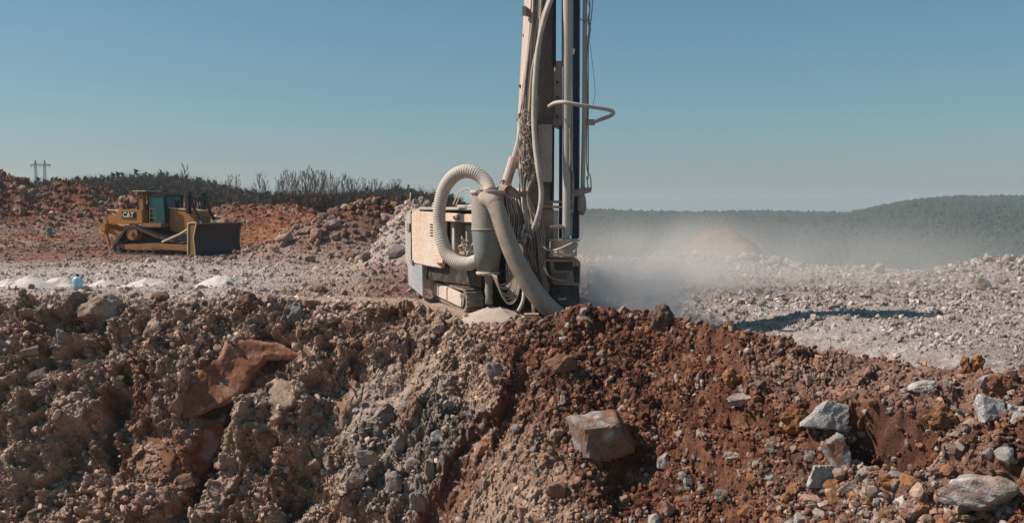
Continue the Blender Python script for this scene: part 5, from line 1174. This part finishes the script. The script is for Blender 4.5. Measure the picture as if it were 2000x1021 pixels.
def wood(name, xs, ys, zs, hs, cols_, tmpl, mat, asp=(1, 1)):
    vs = []; fs = []; cs = []; off = 0; n = len(xs); wh = rng.integers(0, len(tmpl), n); an = rng.uniform(0, 6.28, n)
    for k in range(len(tmpl)):
        s = np.nonzero(wh == k)[0]; tv, tf = tmpl[k]; c_, s_ = np.cos(an[s])[:, None], np.sin(an[s])[:, None]; h = hs[s][:, None]; wd = h*rng.uniform(*asp, (len(s), 1))
        V = np.stack([(tv[None, :, 0]*c_-tv[None, :, 1]*s_)*wd+xs[s][:, None], (tv[None, :, 0]*s_+tv[None, :, 1]*c_)*wd+ys[s][:, None], tv[None, :, 2]*h+zs[s][:, None]], 2)
        vs.append(V.reshape(-1, 3)); cs.append(np.repeat(cols_[s], len(tv), 0)); fs.append((tf[None]+(np.arange(len(s))*len(tv))[:, None, None]+off).reshape(-1, tf.shape[1])); off += len(s)*len(tv)
    return mesh_np(name, np.concatenate(vs), np.concatenate(fs), mat, col=np.concatenate(cs))
n = 5200; uu = rng.uniform(-60, 900, n); ys = rng.uniform(150, 285, n); xs = (uu-1000)/1800*ys; zs = zground(xs, ys)-.2
hs = rng.uniform(3.5, 6.6, n)*np.interp(ys, [150, 220], [.55, 1]); cw = np.stack([rng.uniform(.045, .085, n), rng.uniform(.042, .065, n), rng.uniform(.026, .040, n)], 1); gk = rng.random(n) < .3; cw[gk] *= np.array([.55, .85, .6]); cw *= .8
o = wood('woodland', xs, ys, zs, hs, cw, BR, M_fol, (.7, 1.1)); tag(o, 'dark mostly leafless wood covering the rise behind the quarry', 'woodland', kind='stuff')
n = 1700; uu = rng.uniform(535, 800, n); ys = rng.uniform(112, 140, n); xs = (uu-1000)/1800*ys; zs = zground(xs, ys)-.1; hs = rng.uniform(1.4, 3.7, n)
cw = np.stack([rng.uniform(.06, .10, n), rng.uniform(.05, .07, n), rng.uniform(.035, .05, n)], 1)
o = wood('brushwood', xs, ys, zs, hs, cw, [brush(40+i, 40, 40) for i in range(6)], M_fol, (.45, .8)); tag(o, 'brown brushwood filling the thicket behind the middle heap', 'brushwood', kind='stuff')

# ------------------------------------------------------------------ hills across the valley
SK = ([900, 1130, 1170, 1270, 1340, 1500, 1600, 1660, 1720, 1780, 1860, 1920, 2000, 2100, 2400], [406, 405, 404, 410, 411, 409, 411, 410, 398, 388, 380, 379, 380, 378, 392])
hxs = np.arange(-260, 1500, 8.0); hys = np.arange(430, 1900, 8.0); HX, HY = np.meshgrid(hxs, hys); HXf, HYf = HX.ravel(), HY.ravel()
def hillz(x, y):
    u_ = 1000+1800*x/y; zt = CAMZ+(400-np.interp(u_, *SK))*1400/1800-7
    p = np.stack([x, y, 0*x], 1); w = 60*vn(p, 260, 301)
    k = ss(520, 1400, y+w); z = -86+(zt+86)*k**.8*(1-.6*ss(1450, 2000, y))
    z += 24*ss(.0, .6, vn(p, 330, 305)+.15)*ss(560, 760, y)*(1-ss(900, 1250, y))
    z += fbm(p, 120, 3, 310)*9*(1-np.abs(k-.5)*1.4)*ss(430, 600, y)
    return np.where(y > 1380, np.minimum(z, zt+1), z)
HZ = hillz(HXf, HYf); ph = np.stack([HXf, HYf, HZ], 1); HZ2 = HZ+fbm(ph, 22, 3, 320)*2.5
ncx = len(hxs); I = (np.arange(len(hys)-1)[:, None]*ncx+np.arange(ncx-1)[None]).ravel()
nh = fbm(ph, 190, 4, 330)[:, None]; hc = np.array([.034, .044, .025])*(1+.4*fbm(ph, 30, 3, 331)[:, None]); hc = lerp(hc, np.array([.17, .15, .09]), ss(.18, .32, nh)*ss(1650, 1300, 1000+1800*HXf/HYf)[:, None])
hills = mesh_np('hills', np.stack([HXf, HYf, HZ2], 1), np.stack([I, I+1, I+ncx+1, I+ncx], 1), M_fol, col=np.clip(hc, .01, .5), smooth=True); tag(hills, kind='structure')
n = 26000; ys = 1450-900*rng.random(n)**.8; uu = rng.uniform(1080, 2200, n); xs = (uu-1000)/1800*ys; zs = hillz(xs, ys)
crn = [rock_shape(1, 700+i, 9, .2, .8) for i in range(6)]
hs = rng.uniform(3.2, 6.0, n); cw = np.array([.031, .040, .022])*rng.uniform(.65, 1.35, (n, 1))*np.stack([rng.uniform(.9, 1.3, n), np.ones(n), np.ones(n)], 1)
o = wood('far_forest', xs, ys, zs+.3, hs, cw, crn, M_fol, (.8, 1.2)); tag(o, 'green wooded slopes across the valley fading in haze', 'forest', kind='stuff')

# ------------------------------------------------------------------ air
def vol_mat(name, col, dens, aniso=0.2):
    m = bpy.data.materials.new(name); m.use_nodes = True; n = m.node_tree; n.nodes.clear()
    o = n.nodes.new('ShaderNodeOutputMaterial'); v = n.nodes.new('ShaderNodeVolumePrincipled'); v.inputs['Color'].default_value = (*col, 1); v.inputs['Density'].default_value = dens; v.inputs['Anisotropy'].default_value = aniso
    n.links.new(v.outputs[0], o.inputs['Volume']); return m, n, v
mb = MB(); mb.box((0, 1600, -34), (4400, 3500, 144)); hz = mb.build('haze', vol_mat('haze_air', (.80, .86, .92), .00028)[0]); tag(hz, 'thin blue haze over the valley', 'haze', kind='stuff')
def cloud(name, c, rad, dens, col, label, nsc, seed, thr=.38):
    v, f = ICO[3]; o = mesh_np(name, v*np.array(rad), f, None or vol_dummy); o.location = c
    m, n, vv = vol_mat(name+'_air', col, dens, .1); o.data.materials.clear(); o.data.materials.append(m)
    tc = n.nodes.new('ShaderNodeTexCoord'); mp = n.nodes.new('ShaderNodeMapping'); mp.inputs['Scale'].default_value = (1/rad[0], 1/rad[1], 1/rad[2]); n.links.new(tc.outputs['Object'], mp.inputs[0])
    ln = n.nodes.new('ShaderNodeVectorMath'); ln.operation = 'LENGTH'; n.links.new(mp.outputs[0], ln.inputs[0])
    mr = n.nodes.new('ShaderNodeMapRange'); mr.interpolation_type = 'SMOOTHSTEP'; mr.inputs[1].default_value = 1.0; mr.inputs[2].default_value = .15; n.links.new(ln.outputs['Value'], mr.inputs[0])
    t = n.nodes.new('ShaderNodeTexNoise'); t.inputs['Scale'].default_value = nsc; t.inputs['Detail'].default_value = 4; t.inputs['Distortion'].default_value = .6; mp2 = n.nodes.new('ShaderNodeMapping'); mp2.inputs['Location'].default_value = (seed, 0, 0); n.links.new(tc.outputs['Object'], mp2.inputs[0]); n.links.new(mp2.outputs[0], t.inputs['Vector'])
    m2 = n.nodes.new('ShaderNodeMapRange'); m2.inputs[1].default_value = thr; m2.inputs[2].default_value = .72; n.links.new(t.outputs[0], m2.inputs[0])
    a = n.nodes.new('ShaderNodeMath'); a.operation = 'MULTIPLY'; n.links.new(mr.outputs[0], a.inputs[0]); n.links.new(m2.outputs[0], a.inputs[1])
    b = n.nodes.new('ShaderNodeMath'); b.operation = 'MULTIPLY'; n.links.new(a.outputs[0], b.inputs[0]); b.inputs[1].default_value = dens; n.links.new(b.outputs[0], vv.inputs['Density'])
    tag(o, label, 'dust cloud', kind='stuff'); return o
vol_dummy = M_dust
cloud('dust_cloud', P(1225, 590, 27.0), (3.0, 2.4, 1.9), 1.7, (.84, .81, .79), 'thick pale dust billowing at the foot of the drill mast', .75, 3, .34)
cloud('dust_cloud', P(1310, 530, 34), (8.0, 5.5, 2.6), .36, (.82, .78, .75), 'thin brownish dust drifting right over the rubble field', .32, 9, .38)
cloud('dust_cloud', P(1600, 548, 36), (13.0, 8, 3.2), .11, (.84, .82, .80), 'faint veil of dust low over the right of the rubble field', .16, 15, .2)
